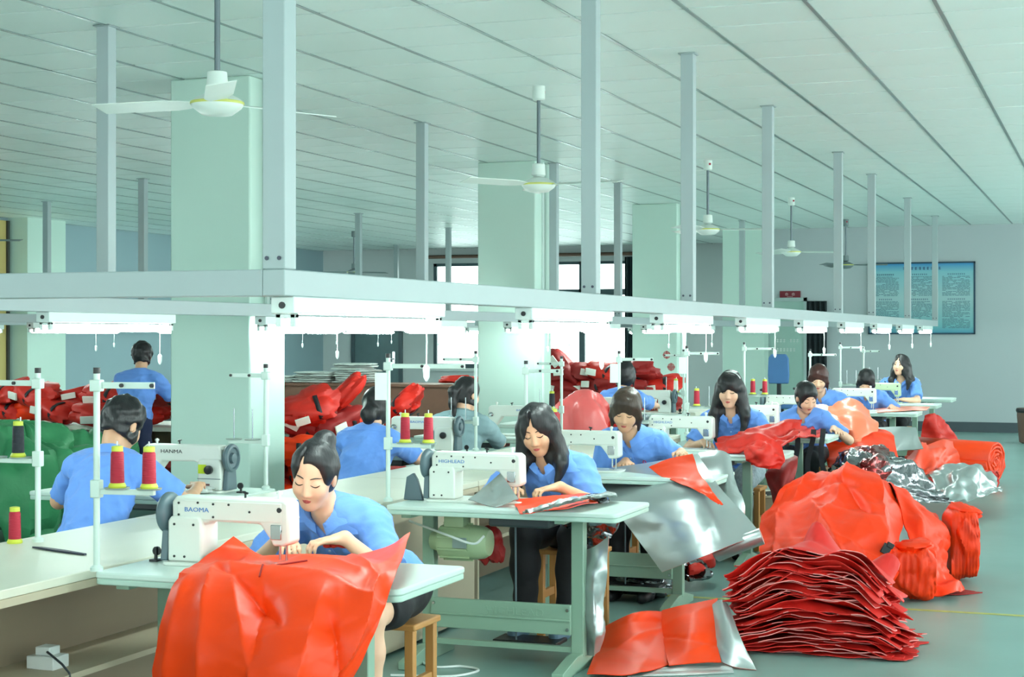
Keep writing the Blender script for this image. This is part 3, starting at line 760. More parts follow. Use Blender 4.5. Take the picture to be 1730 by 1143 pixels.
            Q[~flip] = Q[~flip][:, ::-1]
            quads.append(Q)
        Q = np.concatenate(quads); Q = Q[(Q >= 0).all(1)]
        # light smoothing
        ed = np.concatenate([Q[:, [0, 1]], Q[:, [1, 2]], Q[:, [2, 3]], Q[:, [3, 0]]])
        for _ in range(smooth_it):
            a = np.zeros_like(P); c_ = np.zeros(n)
            np.add.at(a, ed[:, 0], P[ed[:, 1]]); np.add.at(c_, ed[:, 0], 1)
            np.add.at(a, ed[:, 1], P[ed[:, 0]]); np.add.at(c_, ed[:, 1], 1)
            P = P * .5 + .5 * a / np.maximum(c_, 1)[:, None]
        me = bpy.data.meshes.new(name)
        me.vertices.add(n); me.vertices.foreach_set('co', P.astype(np.float32).ravel())
        me.loops.add(Q.size); me.loops.foreach_set('vertex_index', Q.astype(np.int32).ravel())
        me.polygons.add(len(Q)); me.polygons.foreach_set('loop_start', np.arange(0, Q.size, 4, dtype=np.int32))
        me.update(calc_edges=True); me.validate()
        me.polygons.foreach_set('use_smooth', [True] * len(me.polygons))
        me.materials.append(m)
        return me
# --- head, in head space: x = person's right, y = face direction, z = up
def head_sdf(x, y, z):
    d = s_ell(x, y, z, (0, -.014, .034), (.073, .092, .084))
    d = smin(d, s_ell(x, y, z, (0, .022, -.03), (.060, .066, .082)), .03)
    d = smin(d, s_ell(x, y, z, (0, .052, -.095), (.026, .026, .022)), .04)
    ax = np.abs(x)
    d = smin(d, s_ell(ax, y, z, (.035, .052, -.03), (.028, .03, .032)), .025)
    d = smax(d, -s_ell(ax, y, z, (.031, .105, .006), (.02, .024, .011)), .014)
    d = smin(d, s_ell(ax, y, z, (.031, .066, .004), (.018, .0165, .0125)), .006)
    d = smin(d, s_cap(x, y, z, (0, .082, .015), (0, .098, -.032), .006, .0105), .014)
    d = smin(d, s_ell(ax, y, z, (.012, .088, -.037), (.008, .010, .007)), .007)
    d = smin(d, s_cap(ax, y, z, (0, .0845, -.06), (.017, .078, -.061), .0055, .004), .005)
    d = smin(d, s_cap(ax, y, z, (0, .083, -.0695), (.013, .078, -.068), .006, .004), .005)
    d = smin(d, s_ell(ax, y, z, (.075, -.006, -.008), (.009, .02, .031)), .006)
    return d
def face_pt(x, z):
    y = np.linspace(.14, .0, 281); d = head_sdf(np.full_like(y, x), y, np.full_like(y, z))
    k = np.argmax(d < 0); return y[k]
def unit(v): v = Vector(v); return v.normalized()
SKIN = mat('warm_skin', (238, 190, 160), .5, var=.03, vscale=20, sss=.15)
SKIN2 = mat('tan_skin', (222, 172, 138), .5, var=.03, vscale=20, sss=.15)
LIPS = mat('rose_lips', (190, 88, 88), .4, var=.05); BROW = mat('dark_brow', (52, 40, 36), .6)
EYE = mat('dark_eye', (20, 16, 16), .15, var=0)
def hair_mat(name, rgb):
    return mat(name, rgb, .44, var=.25, vscale=60, bump=.5, bscale=120, stretch=(1, 1, .12), bumpdist=.004)
HAIR = hair_mat('black_hair', (26, 25, 28)); HAIRB = hair_mat('brown_black_hair', (58, 42, 32)); HAIRR = hair_mat('reddish_dark_hair', (66, 34, 30))
SHIRT = mat('sky_blue_work_shirt', (108, 158, 240), .75, var=.04, vscale=14, bump=.25, bscale=22, sheen=.2, bumpdist=.012)
SHIRTG = mat('grey_teal_work_shirt', (140, 168, 174), .75, var=.04, vscale=14, bump=.25, bscale=22, bumpdist=.012)
BLACKP = mat('black_trousers', (20, 20, 25), .8, bump=.3, bscale=20); NAVY = mat('navy_trousers', (40, 50, 84), .8, bump=.3, bscale=20)
DENIM = mat('grey_patterned_skirt', (150, 164, 172), .8, var=.3, vscale=60)
SHOE = mat('blue_grey_slipper', (108, 138, 160), .6); SHOEB = mat('black_shoe', (26, 26, 30), .5)
BADGE = mat('pink_badge', (210, 60, 120), .5, var=0); BTN = mat('pale_button', (190, 210, 240), .4)
def hand(F, wr, d, n, inner, curl=1., grip=False):
    """wr wrist, d finger direction, n palm normal (down), inner = thumb side; palm, four fingers, thumb"""
    d = unit(d); n = unit(Vector(n) - d * Vector(n).dot(d)); s = d.cross(n)
    if s.dot(Vector(inner)) < 0: s = -s
    F.cap(wr, wr + d * .03, .021, .02, .02)
    R = Matrix((s, d, n)).transposed()
    F.ell(wr + d * .055, (.037, .042, .015), [list(R[0]), list(R[1]), list(R[2])], .014)
    for k, (o, L, r) in enumerate(((.0275, .066, .0082), (.0095, .074, .0085), (-.009, .07, .0082), (-.0265, .056, .0074))):
        a = wr + d * (.088 - abs(o) * .12) + s * o
        c1 = (.12, .16, .2, .24)[k] * curl; c2 = c1 + .75 * curl; c3 = c2 + .5 * curl
        sp = s * (o * .25)
        b = a + (d * math.cos(c1) + n * math.sin(c1)) * L * .48 + sp * .5
        c = b + (d * math.cos(c2) + n * math.sin(c2)) * L * .3 + sp * .25
        e = c + (d * math.cos(c3) + n * math.sin(c3)) * L * .24
        F.chain([a - d * .012, a, b, c, e], [r, r * 1.04, r, r * .95, r * .82], .005)
    a = wr + d * .022 + s * .024
    b = a + d * .03 + s * .024 + n * .008
    c = b + d * .03 + s * .004 + n * .01
    F.chain([a, b, c], [.0125, .0098, .008], .008)
def ik(S, W, l1, l2, pole):
    v = W - S; D = v.length; m = (l1 + l2) * .995
    if D > m: W = S + v * (m / D); v = W - S; D = m
    a = (l1 * l1 - l2 * l2 + D * D) / (2 * D); h = math.sqrt(max(l1 * l1 - a * a, 0))
    ax = v / D; pl = Vector(pole); pl = (pl - ax * pl.dot(ax)).normalized()
    return S + ax * a + pl * h, W
def person(label, face, head, hip, hl, hr, pitch=35, yaw=0, roll=0, hair='bun', hm=HAIR, shirt=SHIRT, skin=SKIN, res=.0065, legs='pants', pm=BLACKP, shoe=SHOEB,
           neckoff=None, seat=True, standing=False, collar=True, detail=True, pole_out=.8, badge=False, eyes='down', size=1., feet_back=0., hl_dir=None, hr_dir=None, curl=1., longsleeve=False, seed=1, knees=None, arms=True):
    """face: world heading (radians) the body faces; head: skull centre; hip: pelvis centre; hl/hr: wrists (left/right hand)"""
    f = Vector((math.cos(face), math.sin(face), 0)); up = Vector((0, 0, 1)); r = f.cross(up)
    head = Vector(head); hip = Vector(hip)
    root = empty('person', (hip.x, hip.y, 0)); tag(root, label, 'person', 'workers')
    # head rotation
    R = Matrix((r, f, up)).transposed()
    R = R @ Matrix.Rotation(math.radians(yaw), 3, 'Z') @ Matrix.Rotation(math.radians(-pitch), 3, 'X') @ Matrix.Rotation(math.radians(roll), 3, 'Y')
    Rl = [list(R[i]) for i in range(3)]
    H = lambda x, y, z: head + R @ (Vector((x, y, z)) * size)
    nk0 = H(0, -.03, -.055)
    spine = (nk0 - hip)
    sd = spine.normalized()
    nb = hip + spine * .88 - up * .045 + (Vector(neckoff) if neckoff else Vector((0, 0, 0)))     # neck base
    nb = nk0 + (nb - nk0).normalized() * min((nb - nk0).length, .115)
    ch = hip + (nb - hip) * .66; be = hip + (nb - hip) * .33
    tax = (nb - hip).normalized(); tf = r.cross(tax) * -1
    if tf.dot(f) < 0: tf = -tf
    T = Matrix((r, tf, tax)).transposed(); Tl = [list(T[i]) for i in range(3)]
    w = .165
    SL = nb - tax * .065 - r * w; SR = nb - tax * .065 + r * w
    hl = Vector(hl); hr = Vector(hr)
    l1, l2 = .275, .235
    EL, hl = ik(SL, hl, l1, l2, -r * pole_out - up * .7 - f * .25)
    ER, hr = ik(SR, hr, l1, l2, r * pole_out - up * .7 - f * .25)
    # legs
    if standing:
        kn = [hip + r * (s * .09) - up * .42 + f * .02 for s in (-1, 1)]; an = [Vector((k.x, k.y, .08)) - f * .02 for k in kn]
    else:
        kn = [hip + f * .40 + r * (s * .1) - up * .03 for s in (-1, 1)]
        an = [Vector((k.x, k.y, .09)) + f * (.02 - feet_back) for k in kn]
    if knees: kn, an = knees
    hp = [hip + r * (s * .085) for s in (-1, 1)]
    pts = [head + up * .2, head - up * .2, head + r * .16, head - r * .16, head + f * .18, head - f * .2, hl, hr, EL, ER, SL, SR, hip - f * .2, hip + r * .25, hip - r * .25] + kn + an + [a + f * .22 for a in an] + [hl + (hl - EL).normalized() * .2, hr + (hr - ER).normalized() * .2]
    lo = [min(p[i] for p in pts) - .1 for i in range(3)]; hi = [max(p[i] for p in pts) + .1 for i in range(3)]
    lo[2] = max(lo[2], -.02)
    # ---- body
    B = Field(lo, hi, res)
    c = head
    def hfn(x, y, z):
        px, py, pz = (x - c.x) / size, (y - c.y) / size, (z - c.z) / size
        return head_sdf(Rl[0][0]*px + Rl[1][0]*py + Rl[2][0]*pz, Rl[0][1]*px + Rl[1][1]*py + Rl[2][1]*pz, Rl[0][2]*px + Rl[1][2]*py + Rl[2][2]*pz) * size
    B.ell(ch, (.136, .08, .15), Tl, .05); B.ell(be, (.115, .078, .16), Tl, .06); B.ell(hip, (.145, .105, .10), Tl, .06)
    B.cap(SL, SR, .042, .042, .04)
    B.cap(nb - tax * .05, nb, .06, .052, .04)
    for (S, E, W_, dd) in ((SL, EL, hl, hl_dir), (SR, ER, hr, hr_dir)):
        if not arms: continue
        B.chain([S, S + (E - S) * .5, E], [.044, .041, .036], .03)
        B.chain([E, E + (W_ - E) * .3, W_], [.036, .036, .0235], .02)
        inner = r if S is SL else -r
        hd = Vector(dd) if dd else (W_ - E).normalized() * .75 + f * .35 + inner * .35
        hand(B, W_, hd, -up, inner + f * .2, curl)
    for k in range(2):
        B.chain([hp[k], hp[k] + (kn[k] - hp[k]) * .6, kn[k]], [.082, .066, .052], .04)
        B.chain([kn[k], kn[k] + (an[k] - kn[k]) * .3, an[k]], [.052, .052, .034], .03)
        B.chain([an[k] - up * .03 - f * .03, an[k] + f * .1 - up * .055, an[k] + f * .17 - up * .06], [.034, .03, .022], .02)
    B.chain([nb - tax * .02, nk0 - (nk0 - nb) * .35, nk0], [.05, .047, .05], .025)
    B.op(hfn, [c[i] - .17 for i in range(3)], [c[i] + .17 for i in range(3)], .018)
    body = link('body', B.mesh('body', skin), root); body.location = -root.location
    # ---- shirt
    S_ = Field(lo, hi, max(res, .0075))
    S_.ell(ch, (.168, .115, .17), Tl, .06); S_.ell(be, (.152, .118, .17), Tl, .07); S_.ell(hip + tax * .02, (.172, .135, .12), Tl, .06)
    S_.cap(SL, SR, .058, .058, .06); S_.cap(nb - tax * .07, nb - tax * .025, .085, .066, .05)
    hem = []
    for (S, E) in ((SL, EL), (SR, ER)):
        e = S + (E - S) * (.80 if not longsleeve else .98)
        S_.cap(S, E, .070, .068, .04); hem.append((e, (E - S).normalized()))
    S_.wrinkle(.008, 26, seed, True); S_.wrinkle(.0042, 55, seed + 50, True)
    for e, n in hem:
        # local cut of the sleeve at its hem
        rr_ = .16
        X, Y, Z = S_.ax[0][:, None, None], S_.ax[1][None, :, None], S_.ax[2][None, None, :]
        dd = (X - e.x) * n.x + (Y - e.y) * n.y + (Z - e.z) * n.z
        rad = np.sqrt((X - e.x) ** 2 + (Y - e.y) ** 2 + (Z - e.z) ** 2)
        S_.F = np.where((rad < rr_) & ((X - ch.x)**2 + (Y - ch.y)**2 + (Z - ch.z)**2 > .165**2), np.maximum(S_.F, dd), S_.F).astype(np.float32)
    S_.plane(hip - tax * (.11 if standing else .075), -tax)
    vpt = nb + tf * .055 - tax * .03
    S_.cap(nb - tax * .005 + tf * .01, nb + tax * .1, .052, .07, .01, 'sub')
    S_.cap(nb + tf * .05, vpt + tf * .03 - tax * .03, .03, .008, .01, 'sub')
    sh = link('shirt', S_.mesh('shirt', shirt), root); sh.location = -root.location
    if collar:
        cb = MB(); A = []; Bq = []; Cq = []; Dq = []
        for i in range(29):
            t = i / 28; a = math.radians(-166 + 332 * t) + math.pi          # the middle of the run is the back of the neck
            fr = abs(t - .5) * 2
            dirv = r * math.sin(a) + tf * math.cos(a)
            top = nb + tax * (.052 - .05 * fr ** 2) + dirv * (.061 + .004 * fr) + tf * .014
            hgt = -.012 - .062 * fr ** 4
            q = S_.trace(nb + tax * hgt + tf * .014 + dirv * .2, -dirv, .19)
            rad = max(.084, (q - nb - tf * .014).dot(dirv) + .008) if q else .09
            low_ = nb + tax * hgt + dirv * rad + tf * .014
            mid = (top + low_) * .5 + dirv * .012 + tax * .006
            A.append(top); Bq.append(mid); Cq.append(low_); Dq.append(top - dirv * .008 - tax * .03)
        cb.strip(A, Bq); cb.strip(Bq, Cq); cb.strip(A, Dq)
        cb.strip([p - tax * .004 for p in Bq], [p - tax * .005 for p in Cq]); cb.strip(Cq, [p - tax * .005 for p in Cq])
        co = cb.build('collar', shirt, sh, smooth=70)
    if detail:
        # placket and buttons down the front, badge on the chest
        L_ = []; R_ = []; bt = []
        for i in range(12):
            p = nb - tax * (.075 + i * .026)
            q = S_.trace(p + tf * .28, -tf, .3)
            if q is None: continue
            q = q + tf * .003; L_.append(q - r * .014); R_.append(q + r * .014)
            if i % 3 == 1: bt.append(q)
        if len(L_) > 3:
            m_ = MB().strip(L_, R_).strip([p - tf * .006 for p in L_], [p - tf * .006 for p in R_]).strip(L_, [p - tf * .006 for p in L_]).strip(R_, [p - tf * .006 for p in R_])
            m_.build('placket', shirt, sh)
        for q in bt: MB().lathe([(.005, 0), (.005, .003)], q, tf, 8).build('button', BTN, sh)
        if badge:
            q = S_.trace(nb - tax * .13 - r * .075 + tf * .28, -tf, .3)
            if q: MB().tube([q + tf * .003 + r * (.009 * math.sin(a * .7)) + tax * (.011 * math.cos(a * .7)) for a in range(10)], .0028, 6).box(q.x - .004, q.x + .004, q.y - .006, q.y + .002, q.z - .022, q.z - .01).build('badge', BADGE, sh)
    # ---- trousers
    if legs != 'none':
        P_ = Field([lo[0], lo[1], 0.0], [hi[0], hi[1], hip.z + .2], max(res, .008))
        P_.ell(hip - tax * .01, (.168, .13, .11), Tl, .05)
        for k in range(2):
            P_.chain([hp[k], hp[k] + (kn[k] - hp[k]) * .6, kn[k]], [.095, .082, .070], .04)
            if legs == 'pants': P_.chain([kn[k], kn[k] + (an[k] - kn[k]) * .35, an[k] + up * .01], [.070, .068, .058], .04)
        P_.wrinkle(.004, 40, seed + 3)
        if legs == 'shorts':
            for k in range(2):
                n = (kn[k] - hp[k]).normalized(); e = hp[k] + (kn[k] - hp[k]) * .78
                X, Y, Z = P_.ax[0][:, None, None], P_.ax[1][None, :, None], P_.ax[2][None, None, :]
                P_.F = np.maximum(P_.F, ((X - e.x) * n.x + (Y - e.y) * n.y + (Z - e.z) * n.z)).astype(np.float32)
        P_.plane(hip + up * .1, up)
        po = link('trousers' if legs == 'pants' else 'shorts', P_.mesh('trousers', pm), root); po.location = -root.location
    for k in range(2):
        sm = Field([an[k].x - .3, an[k].y - .3, -.01], [an[k].x + .3, an[k].y + .3, .2], .009)
        sm.chain([an[k] - up * .035 - f * .035, an[k] + f * .09 - up * .05, an[k] + f * .19 - up * .058], [.045, .042, .032], .03)
        sm.plane((0, 0, .004), (0, 0, -1)); sm.plane(an[k] + up * .005, up)
        so = link('shoe', sm.mesh('shoe', shoe), root); so.location = -root.location
    # ---- hair
    hres = max(res * .9, .006)
    hl_ = [min(head[i], nb[i]) - (.45 if hair.startswith('long') else .24) for i in range(3)]; hh_ = [head[i] + .24 for i in range(3)]
    G = Field(hl_, hh_, hres)
    def lf(fn):
        def g(x, y, z):
            px, py, pz = (x - c.x) / size, (y - c.y) / size, (z - c.z) / size
            return fn(Rl[0][0]*px + Rl[1][0]*py + Rl[2][0]*pz, Rl[0][1]*px + Rl[1][1]*py + Rl[2][1]*pz, Rl[0][2]*px + Rl[1][2]*py + Rl[2][2]*pz) * size
        return g
    box = ([c[i] - .2 for i in range(3)], [c[i] + .2 for i in range(3)])
    short = hair in ('short',)
    def base(x, y, z):
        ax = np.abs(x)
        hc = smin(s_ell(x, y, z, (0, -.014, .034), (.073, .092, .084)), s_ell(x, y, z, (0, .022, -.03), (.060, .066, .082)), .03)
        thick = .016
        if hair in ('fringe', 'longfringe', 'bobfringe'):
            fc = s_ell(x, y, z, (0, .12, -.052), (.058, .095, .082)); thick = .02
        elif hair in ('longpart', 'longwave'):
            fc = s_ell(x, y, z, (.006, .115, -.042), (.052, .095, .108)); thick = .022
        elif hair == 'bun':
            fc = smin(s_ell(x, y, z, (-.004, .12, -.018), (.068, .112, .112)), s_ell(ax, y, z, (.062, .075, -.06), (.034, .072, .055)), .02)
        elif hair == 'short':
            fc = s_ell(x, y, z, (0, .115, -.045), (.066, .088, .1)); thick = .024
        else:
            fc = s_ell(x, y, z, (0, .112, -.04), (.064, .088, .1))
        if hair in ('fringe', 'longfringe', 'bobfringe', 'longwave'): fc = smin(fc, s_ell(x, y, z, (0, .105, -.10), (.064, .098, .062)), .015)
        tk = np.clip(.0035 + fc * .3, .0035, thick)
        if hair in ('bun', 'longwave'):
            px = .02 if hair == 'bun' else .004
            tk = np.where((z > .02) & (y > -.01), tk - .03 * np.exp(-((x - px - .15 * y * (hair == 'bun')) / .0045) ** 2) * np.clip((y + .01) * 12, 0, 1), tk)
        d = hc - tk
        if hair != 'longwave' and hair != 'longfringe':
            d = smin(d, s_ell(x, y, z, (0, -.05, -.035), (.066, .055, .07)), .03)
        if hair == 'bobfringe': d = smin(d, s_ell(x, y, z, (0, -.022, -.035), (.092, .085, .095)), .03)
        if hair == 'tied': d = smin(d, s_ell(x, y, z, (0, -.115, .0), (.035, .035, .035)), .015)
        d = smax(d, -fc, .006)
        low = -.068 if hair == 'short' else -.075
        d = np.maximum(d, np.where(y < .05, low - z, d)) if hair in ('short', 'tied', 'bun', 'ponytail') else d
        if hair in ('bun', 'short', 'tied', 'ponytail', 'netbun'):
            d = smax(d, -s_ell(ax, y, z, (.088, .006, -.03), (.026, .034, .045)), .008)
        return d
    G.op(lf(base), box[0], box[1], .0)
    if hair == 'bun':
        G.ell(H(-.012, -.082, .108), (.044, .044, .042), None, .012); 
    if hair == 'netbun':
        G.ell(H(0, -.115, -.055), (.055, .045, .075), Rl, .02)
    if hair == 'ponytail':
        G.chain([H(0, -.1, .03), H(0, -.14, 0), H(0, -.13, -.09), H(.01, -.10, -.19)], [.032, .036, .03, .012], .02)
    if hair in ('fringe', 'bobfringe'):
        for s in (-1, 1):
            G.chain([H(s*.074, .026, .03), H(s*.083, .022, -.03), H(s*.080, .016, -.115)], [.02, .018, .007], .012)
    if hair in ('longpart', 'longwave', 'longfringe'):
        L1 = .22 if hair == 'longwave' else .3
        for s in (-1, 1):
            p0 = H(s*.07, -.01, .02); p1 = H(s*.082, .0, -.08)
            p2 = Vector((p1.x, p1.y, p1.z)) - up * .1 + r * (s * .03) + f * .01; p3 = p2 - up * (L1 - .12) + f * .03 - r * (s * .02)
            q = S_.trace(p2 + f * .25, -f, .3)
            if q: p2 = p2 + f * max(0, (q - p2).dot(f) + .015)
            q = S_.trace(p3 + f * .25, -f, .35)
            if q: p3 = p3 + f * max(0, (q - p3).dot(f) + .012)
            G.chain([p0, p1, p2, p3], [.034, .036, .034, .012], .03)
            pb0 = H(s*.05, -.07, -.02); pb1 = pb0 - up * .15 + r * (s * .03)
            G.chain([pb0, pb1, pb1 - up * .08 + r * (s * .02)], [.05, .05, .02], .04)
        G.wrinkle(.0045, 60, seed + 9)
    else:
        G.wrinkle(.0022, 90, seed + 9)
    if hair == 'short': G.wrinkle(.0035, 120, seed + 4)
    ho = link('hair', G.mesh('hair', hm, 2), root); ho.location = -root.location
    if hair == 'bun':
        MB().tube([H(.03 * math.sin(a), -.058, .10 + .034 * math.cos(a)) for a in np.linspace(-1.9, 1.9, 9)], .006, 6).build('hair_tie', mat('cream_hair_tie', (236, 232, 216), .5), ho)
    if hair == 'longfringe':
        MB().tube([H(.089 * math.sin(a), .005, .036 + .0985 * math.cos(a)) for a in np.linspace(-1.0, 1.0, 13)], .006, 6).build('hairband', mat('white_hairband', (236, 240, 240), .4), ho)
    # ---- face features
    if detail and pitch < 80:
        for s in (-1, 1):
            P = []
            for t in np.linspace(0, 1, 7):
                x = s * (.014 + .034 * t); z = .004 - .007 * math.sin(math.pi * t) if eyes == 'down' else .007 + .004 * math.sin(math.pi * t)
                P.append(H(x, face_pt(x, z) + .0005, z))
            MB().tube(P, [.001, .0017, .002, .0021, .0021, .002, .001], 6).build('eyelashes', EYE, body)
            if eyes == 'open':
                x = s * .031; MB().lathe([(.0001, -.003), (.006, -.001), (.006, .0005), (.0001, .0015)], H(x, face_pt(x, .002), .002), R @ Vector((0, 1, 0)), 10).build('iris', EYE, body)
            P = []
            for t in np.linspace(0, 1, 7):
                x = s * (.012 + .038 * t); z = .026 + .006 * math.sin(math.pi * min(1, t * 1.1) * .8) - .004 * t
                P.append(H(x, face_pt(x, z) + .0003, z))
            MB().tube(P, [.0012, .0024, .0027, .0026, .0023, .0018, .0008], 6).build('eyebrow', BROW, body)
        P = []; Q = []
        for t in np.linspace(-1, 1, 9):
            x = t * .0185; z = -.0608 + .0012 * math.cos(t * 6); P.append(H(x, face_pt(x, z) - .0012, z))
            z = -.0675 + .003 * t * t; Q.append(H(x * .9, face_pt(x * .9, z) - .0015, z))
        lp = [.001, .0025, .0033, .0036, .0034, .0036, .0033, .0025, .001]
        MB().tube(P, lp, 6).build('upper_lip', LIPS, body); MB().tube(Q, [a * 1.15 for a in lp], 6).build('lower_lip', LIPS, body)
    for ch_ in list(sh.children) + list(ho.children) + list(body.children):
        pass
    return root
SEATZ = .455
def stool_at(x, y, label, rz=0.):
    s = inst(STP, 's'); s.location = (x, y, 0); s.rotation_euler = (0, 0, rz); tag(s, label, 'stool', 'wooden stools'); return s
S90 = -math.pi / 2; N90 = math.pi / 2
def seated(label, hu, hv, hY, hipx, hipY, lh, rh, stool, face=S90, **k):
    hd = atY(hu, hv, hY)
    p = person(label, face, hd, (hipx, hipY, .565), lh, rh, **k)
    stool_at(hipx, hipY, stool)
    return p
V = Vector
# right row, facing the camera
seated('woman in blue shirt with hair bun sewing the orange sheet, nearest the camera', 531, 803, 5.46, -2.65, 5.82, V((-2.62, 5.38, .815)), V((-2.88, 5.36, .80)), 'wooden stool under the nearest woman with the hair bun',
       pitch=22, yaw=6, roll=-8, hair='bun', res=.005, legs='shorts', hl_dir=(-.75, -.6, -.1), hr_dir=(.75, -.65, -.05), badge=True, seed=11, pole_out=.75,
       knees=([V((-2.53, 5.40, .53)), V((-2.78, 5.38, .53))], [V((-2.54, 5.42, .10)), V((-2.79, 5.38, .10))]))
seated('woman with long black hair in blue shirt at the second machine', 908, 727, 7.72, -2.62, 8.05, V((-2.54, 7.60, .81)), V((-2.78, 7.58, .80)), 'wooden stool under the long haired woman',
       pitch=22, yaw=6, roll=8, hair='longwave', res=.0055, skin=SKIN2, shoe=SHOE, hl_dir=(-.7, -.6, -.1), hr_dir=(.3, -.9, -.1), badge=True, seed=12, pole_out=1.0, knees=([V((-2.50, 7.66, .56)), V((-2.74, 7.64, .56))], [V((-2.51, 7.62, .17)), V((-2.72, 7.62, .17))]))
seated('woman with brown fringe in blue shirt behind the silver sheet', 1058, 693, 9.40, -2.66, 9.75, V((-2.40, 9.42, .86)), V((-2.72, 9.36, .80)), 'wooden stool under the brown fringed woman',
       pitch=24, yaw=6, roll=-6, hair='fringe', hm=HAIRB, res=.006, skin=SKIN2, hl_dir=(.3, -.9, 0), hr_dir=(.2, -.9, -.1), badge=True, seed=13, legs='pants')
seated('woman with long straight black hair and white hairband', 1233, 659, 11.42, -2.55, 11.75, V((-2.42, 11.3, .80)), V((-2.70, 11.22, .80)), 'wooden stool under the woman with the white hairband',
       pitch=12, yaw=2, roll=-2, hair='longfringe', res=.0065, hl_dir=(-.5, -.8, -.1), hr_dir=(.5, -.8, -.1), seed=14, pm=DENIM)
seated('woman in profile with tied black hair bending over red cloth', 1362, 671, 13.40, -2.42, 13.72, V((-2.12, 13.25, .80)), V((-2.5, 13.2, .80)), 'wooden stool under the woman seen in profile',
       pitch=30, yaw=38, roll=6, hair='tied', res=.0075, hl_dir=(.5, -.8, -.1), seed=15)
seated('woman with reddish dark fringe behind the woman in profile', 1383, 639, 15.45, -2.55, 15.8, V((-2.3, 15.35, .80)), V((-2.7, 15.3, .80)), 'wooden stool under the reddish haired woman',
       pitch=22, yaw=4, roll=0, hair='fringe', hm=HAIRR, res=.008, seed=16)
seated('woman bowing her head over an orange strip', 1463, 644, 17.72, -2.50, 18.05, V((-2.2, 17.5, .80)), V((-2.6, 17.5, .80)), 'wooden stool under the woman bowing her head',
       pitch=38, yaw=6, roll=-6, hair='bobfringe', res=.009, hl_dir=(.3, -.9, -.1), seed=17)
seated('woman with wavy hair looking up towards the windows', 1522, 617, 19.7, -2.46, 20.0, V((-2.3, 19.4, .80)), V((-2.62, 19.4, .80)), 'wooden stool under the woman looking up',
       pitch=-4, yaw=-22, roll=-4, hair='longwave', res=.009, eyes='open', seed=18)
# left row, backs to the camera
seated('worker with short black hair seen from behind in blue shirt, left of the bench', 208, 718, 6.62, -4.34, 6.28, V((-4.62, 6.80, .84)), V((-4.12, 6.86, .82)), 'wooden stool under the short haired worker at the left',
       face=N90, pitch=32, yaw=-12, roll=0, hair='short', res=.007, skin=SKIN2, detail=False, badge=False, seed=21, pm=NAVY)
seated('woman seen from behind with netted hair and blue shirt', 637, 688, 9.62, -4.52, 9.45, V((-4.7, 9.98, .8)), V((-4.36, 9.98, .80)), 'wooden stool under the woman with netted hair',
       face=N90, pitch=12, yaw=0, hair='netbun', res=.007, detail=False, seed=22, pm=NAVY)
seated('worker in grey shirt with ponytail seen from behind', 789, 666, 11.2, -4.48, 11.02, V((-4.62, 11.55, .8)), V((-4.38, 11.55, .80)), 'wooden stool under the worker in grey',
       face=N90, pitch=12, yaw=-25, hair='ponytail', res=.0075, shirt=SHIRTG, detail=False, longsleeve=True, seed=23, pm=NAVY)
seated('woman seen from behind with dark bob in blue shirt near the far window', 1056, 632, 15.1, -4.42, 15.0, V((-4.7, 15.6, .85)), V((-4.2, 15.6, .85)), 'wooden stool under the woman with the dark bob',
       face=N90, pitch=4, yaw=0, hair='bobfringe', res=.008, detail=False, seed=24, pm=NAVY)
# standing worker by the red heap
hd = atY(240, 602, 12.75)
person('worker standing with back turned before the red jackets on the counter', N90 + .25, hd, (hd.x - .02, 12.62, .80), (hd.x - .35, 13.1, .95), (hd.x + .1, 13.1, .95), pitch=16, yaw=14, hair='short', res=.0085, standing=True, detail=False, seed=25, pm=NAVY, skin=SKIN2)
# ============================================================ CLOTH, SACKS AND HEAPS
ORANGE = mat('orange_coated_sheet', (255, 66, 6), .42, spec=.35, var=.03, vscale=4., bump=.06, bscale=10., coat=.0, sss=0., bumpdist=.02)
ORANGE2 = mat('deep_orange_nylon', (250, 58, 4), .5, spec=.35, var=.05, vscale=5., bump=.2, bscale=14., bumpdist=.02)
PALEO = mat('pale_orange_sheet', (246, 132, 96), .35, var=.04, vscale=5., bump=.1, bscale=9., bumpdist=.02)
RED = mat('red_nylon', (208, 34, 18), .55, var=.06, vscale=6., bump=.2, bscale=14., bumpdist=.02)
DRED = mat('dark_red_nylon', (150, 24, 22), .6, var=.08, vscale=6., bump=.2, bscale=14., bumpdist=.02)
CLOTHR = mat('red_cut_cloth', (218, 36, 28), .6, var=.04, vscale=5., bump=.1, bscale=30.)
EDGEP = mat('pale_pink_stitched_edge', (240, 150, 146), .7, var=.05)
SILVER = mat('silver_foil_film', (180, 188, 188), .3, metal=.65, var=.03, vscale=3., bump=.06, bscale=7., bumpdist=.02)
SILVD = mat('dark_crumpled_foil', (120, 122, 126), .16, metal=.95, var=.3, vscale=6., bump=.5, bscale=12., bumpdist=.03)
FOILR = mat('red_black_foil', (120, 40, 40), .18, metal=.8, var=.5, vscale=7., bump=.5, bscale=12., bumpdist=.03)
PINKP = mat('pink_red_plastic_sack', (240, 106, 104), .3, var=.06, vscale=4., bump=.2, bscale=9., bumpdist=.02)
GREENS = mat('green_woven_sack', (66, 150, 100), .5, var=.1, vscale=5., bump=.25, bscale=40.)
WHITEC = mat('white_folded_cloth', (226, 232, 228), .7, var=.03)
BSTRAP = mat('black_webbing', (24, 26, 32), .6)
PATCH = mat('reflective_white_patch', (244, 246, 236), .4, var=.02)
def cr_basis(t):
    return np.array([-.5*t**3 + t**2 - .5*t, 1.5*t**3 - 2.5*t**2 + 1, -1.5*t**3 + 2*t**2 + .5*t, .5*t**3 - .5*t**2])
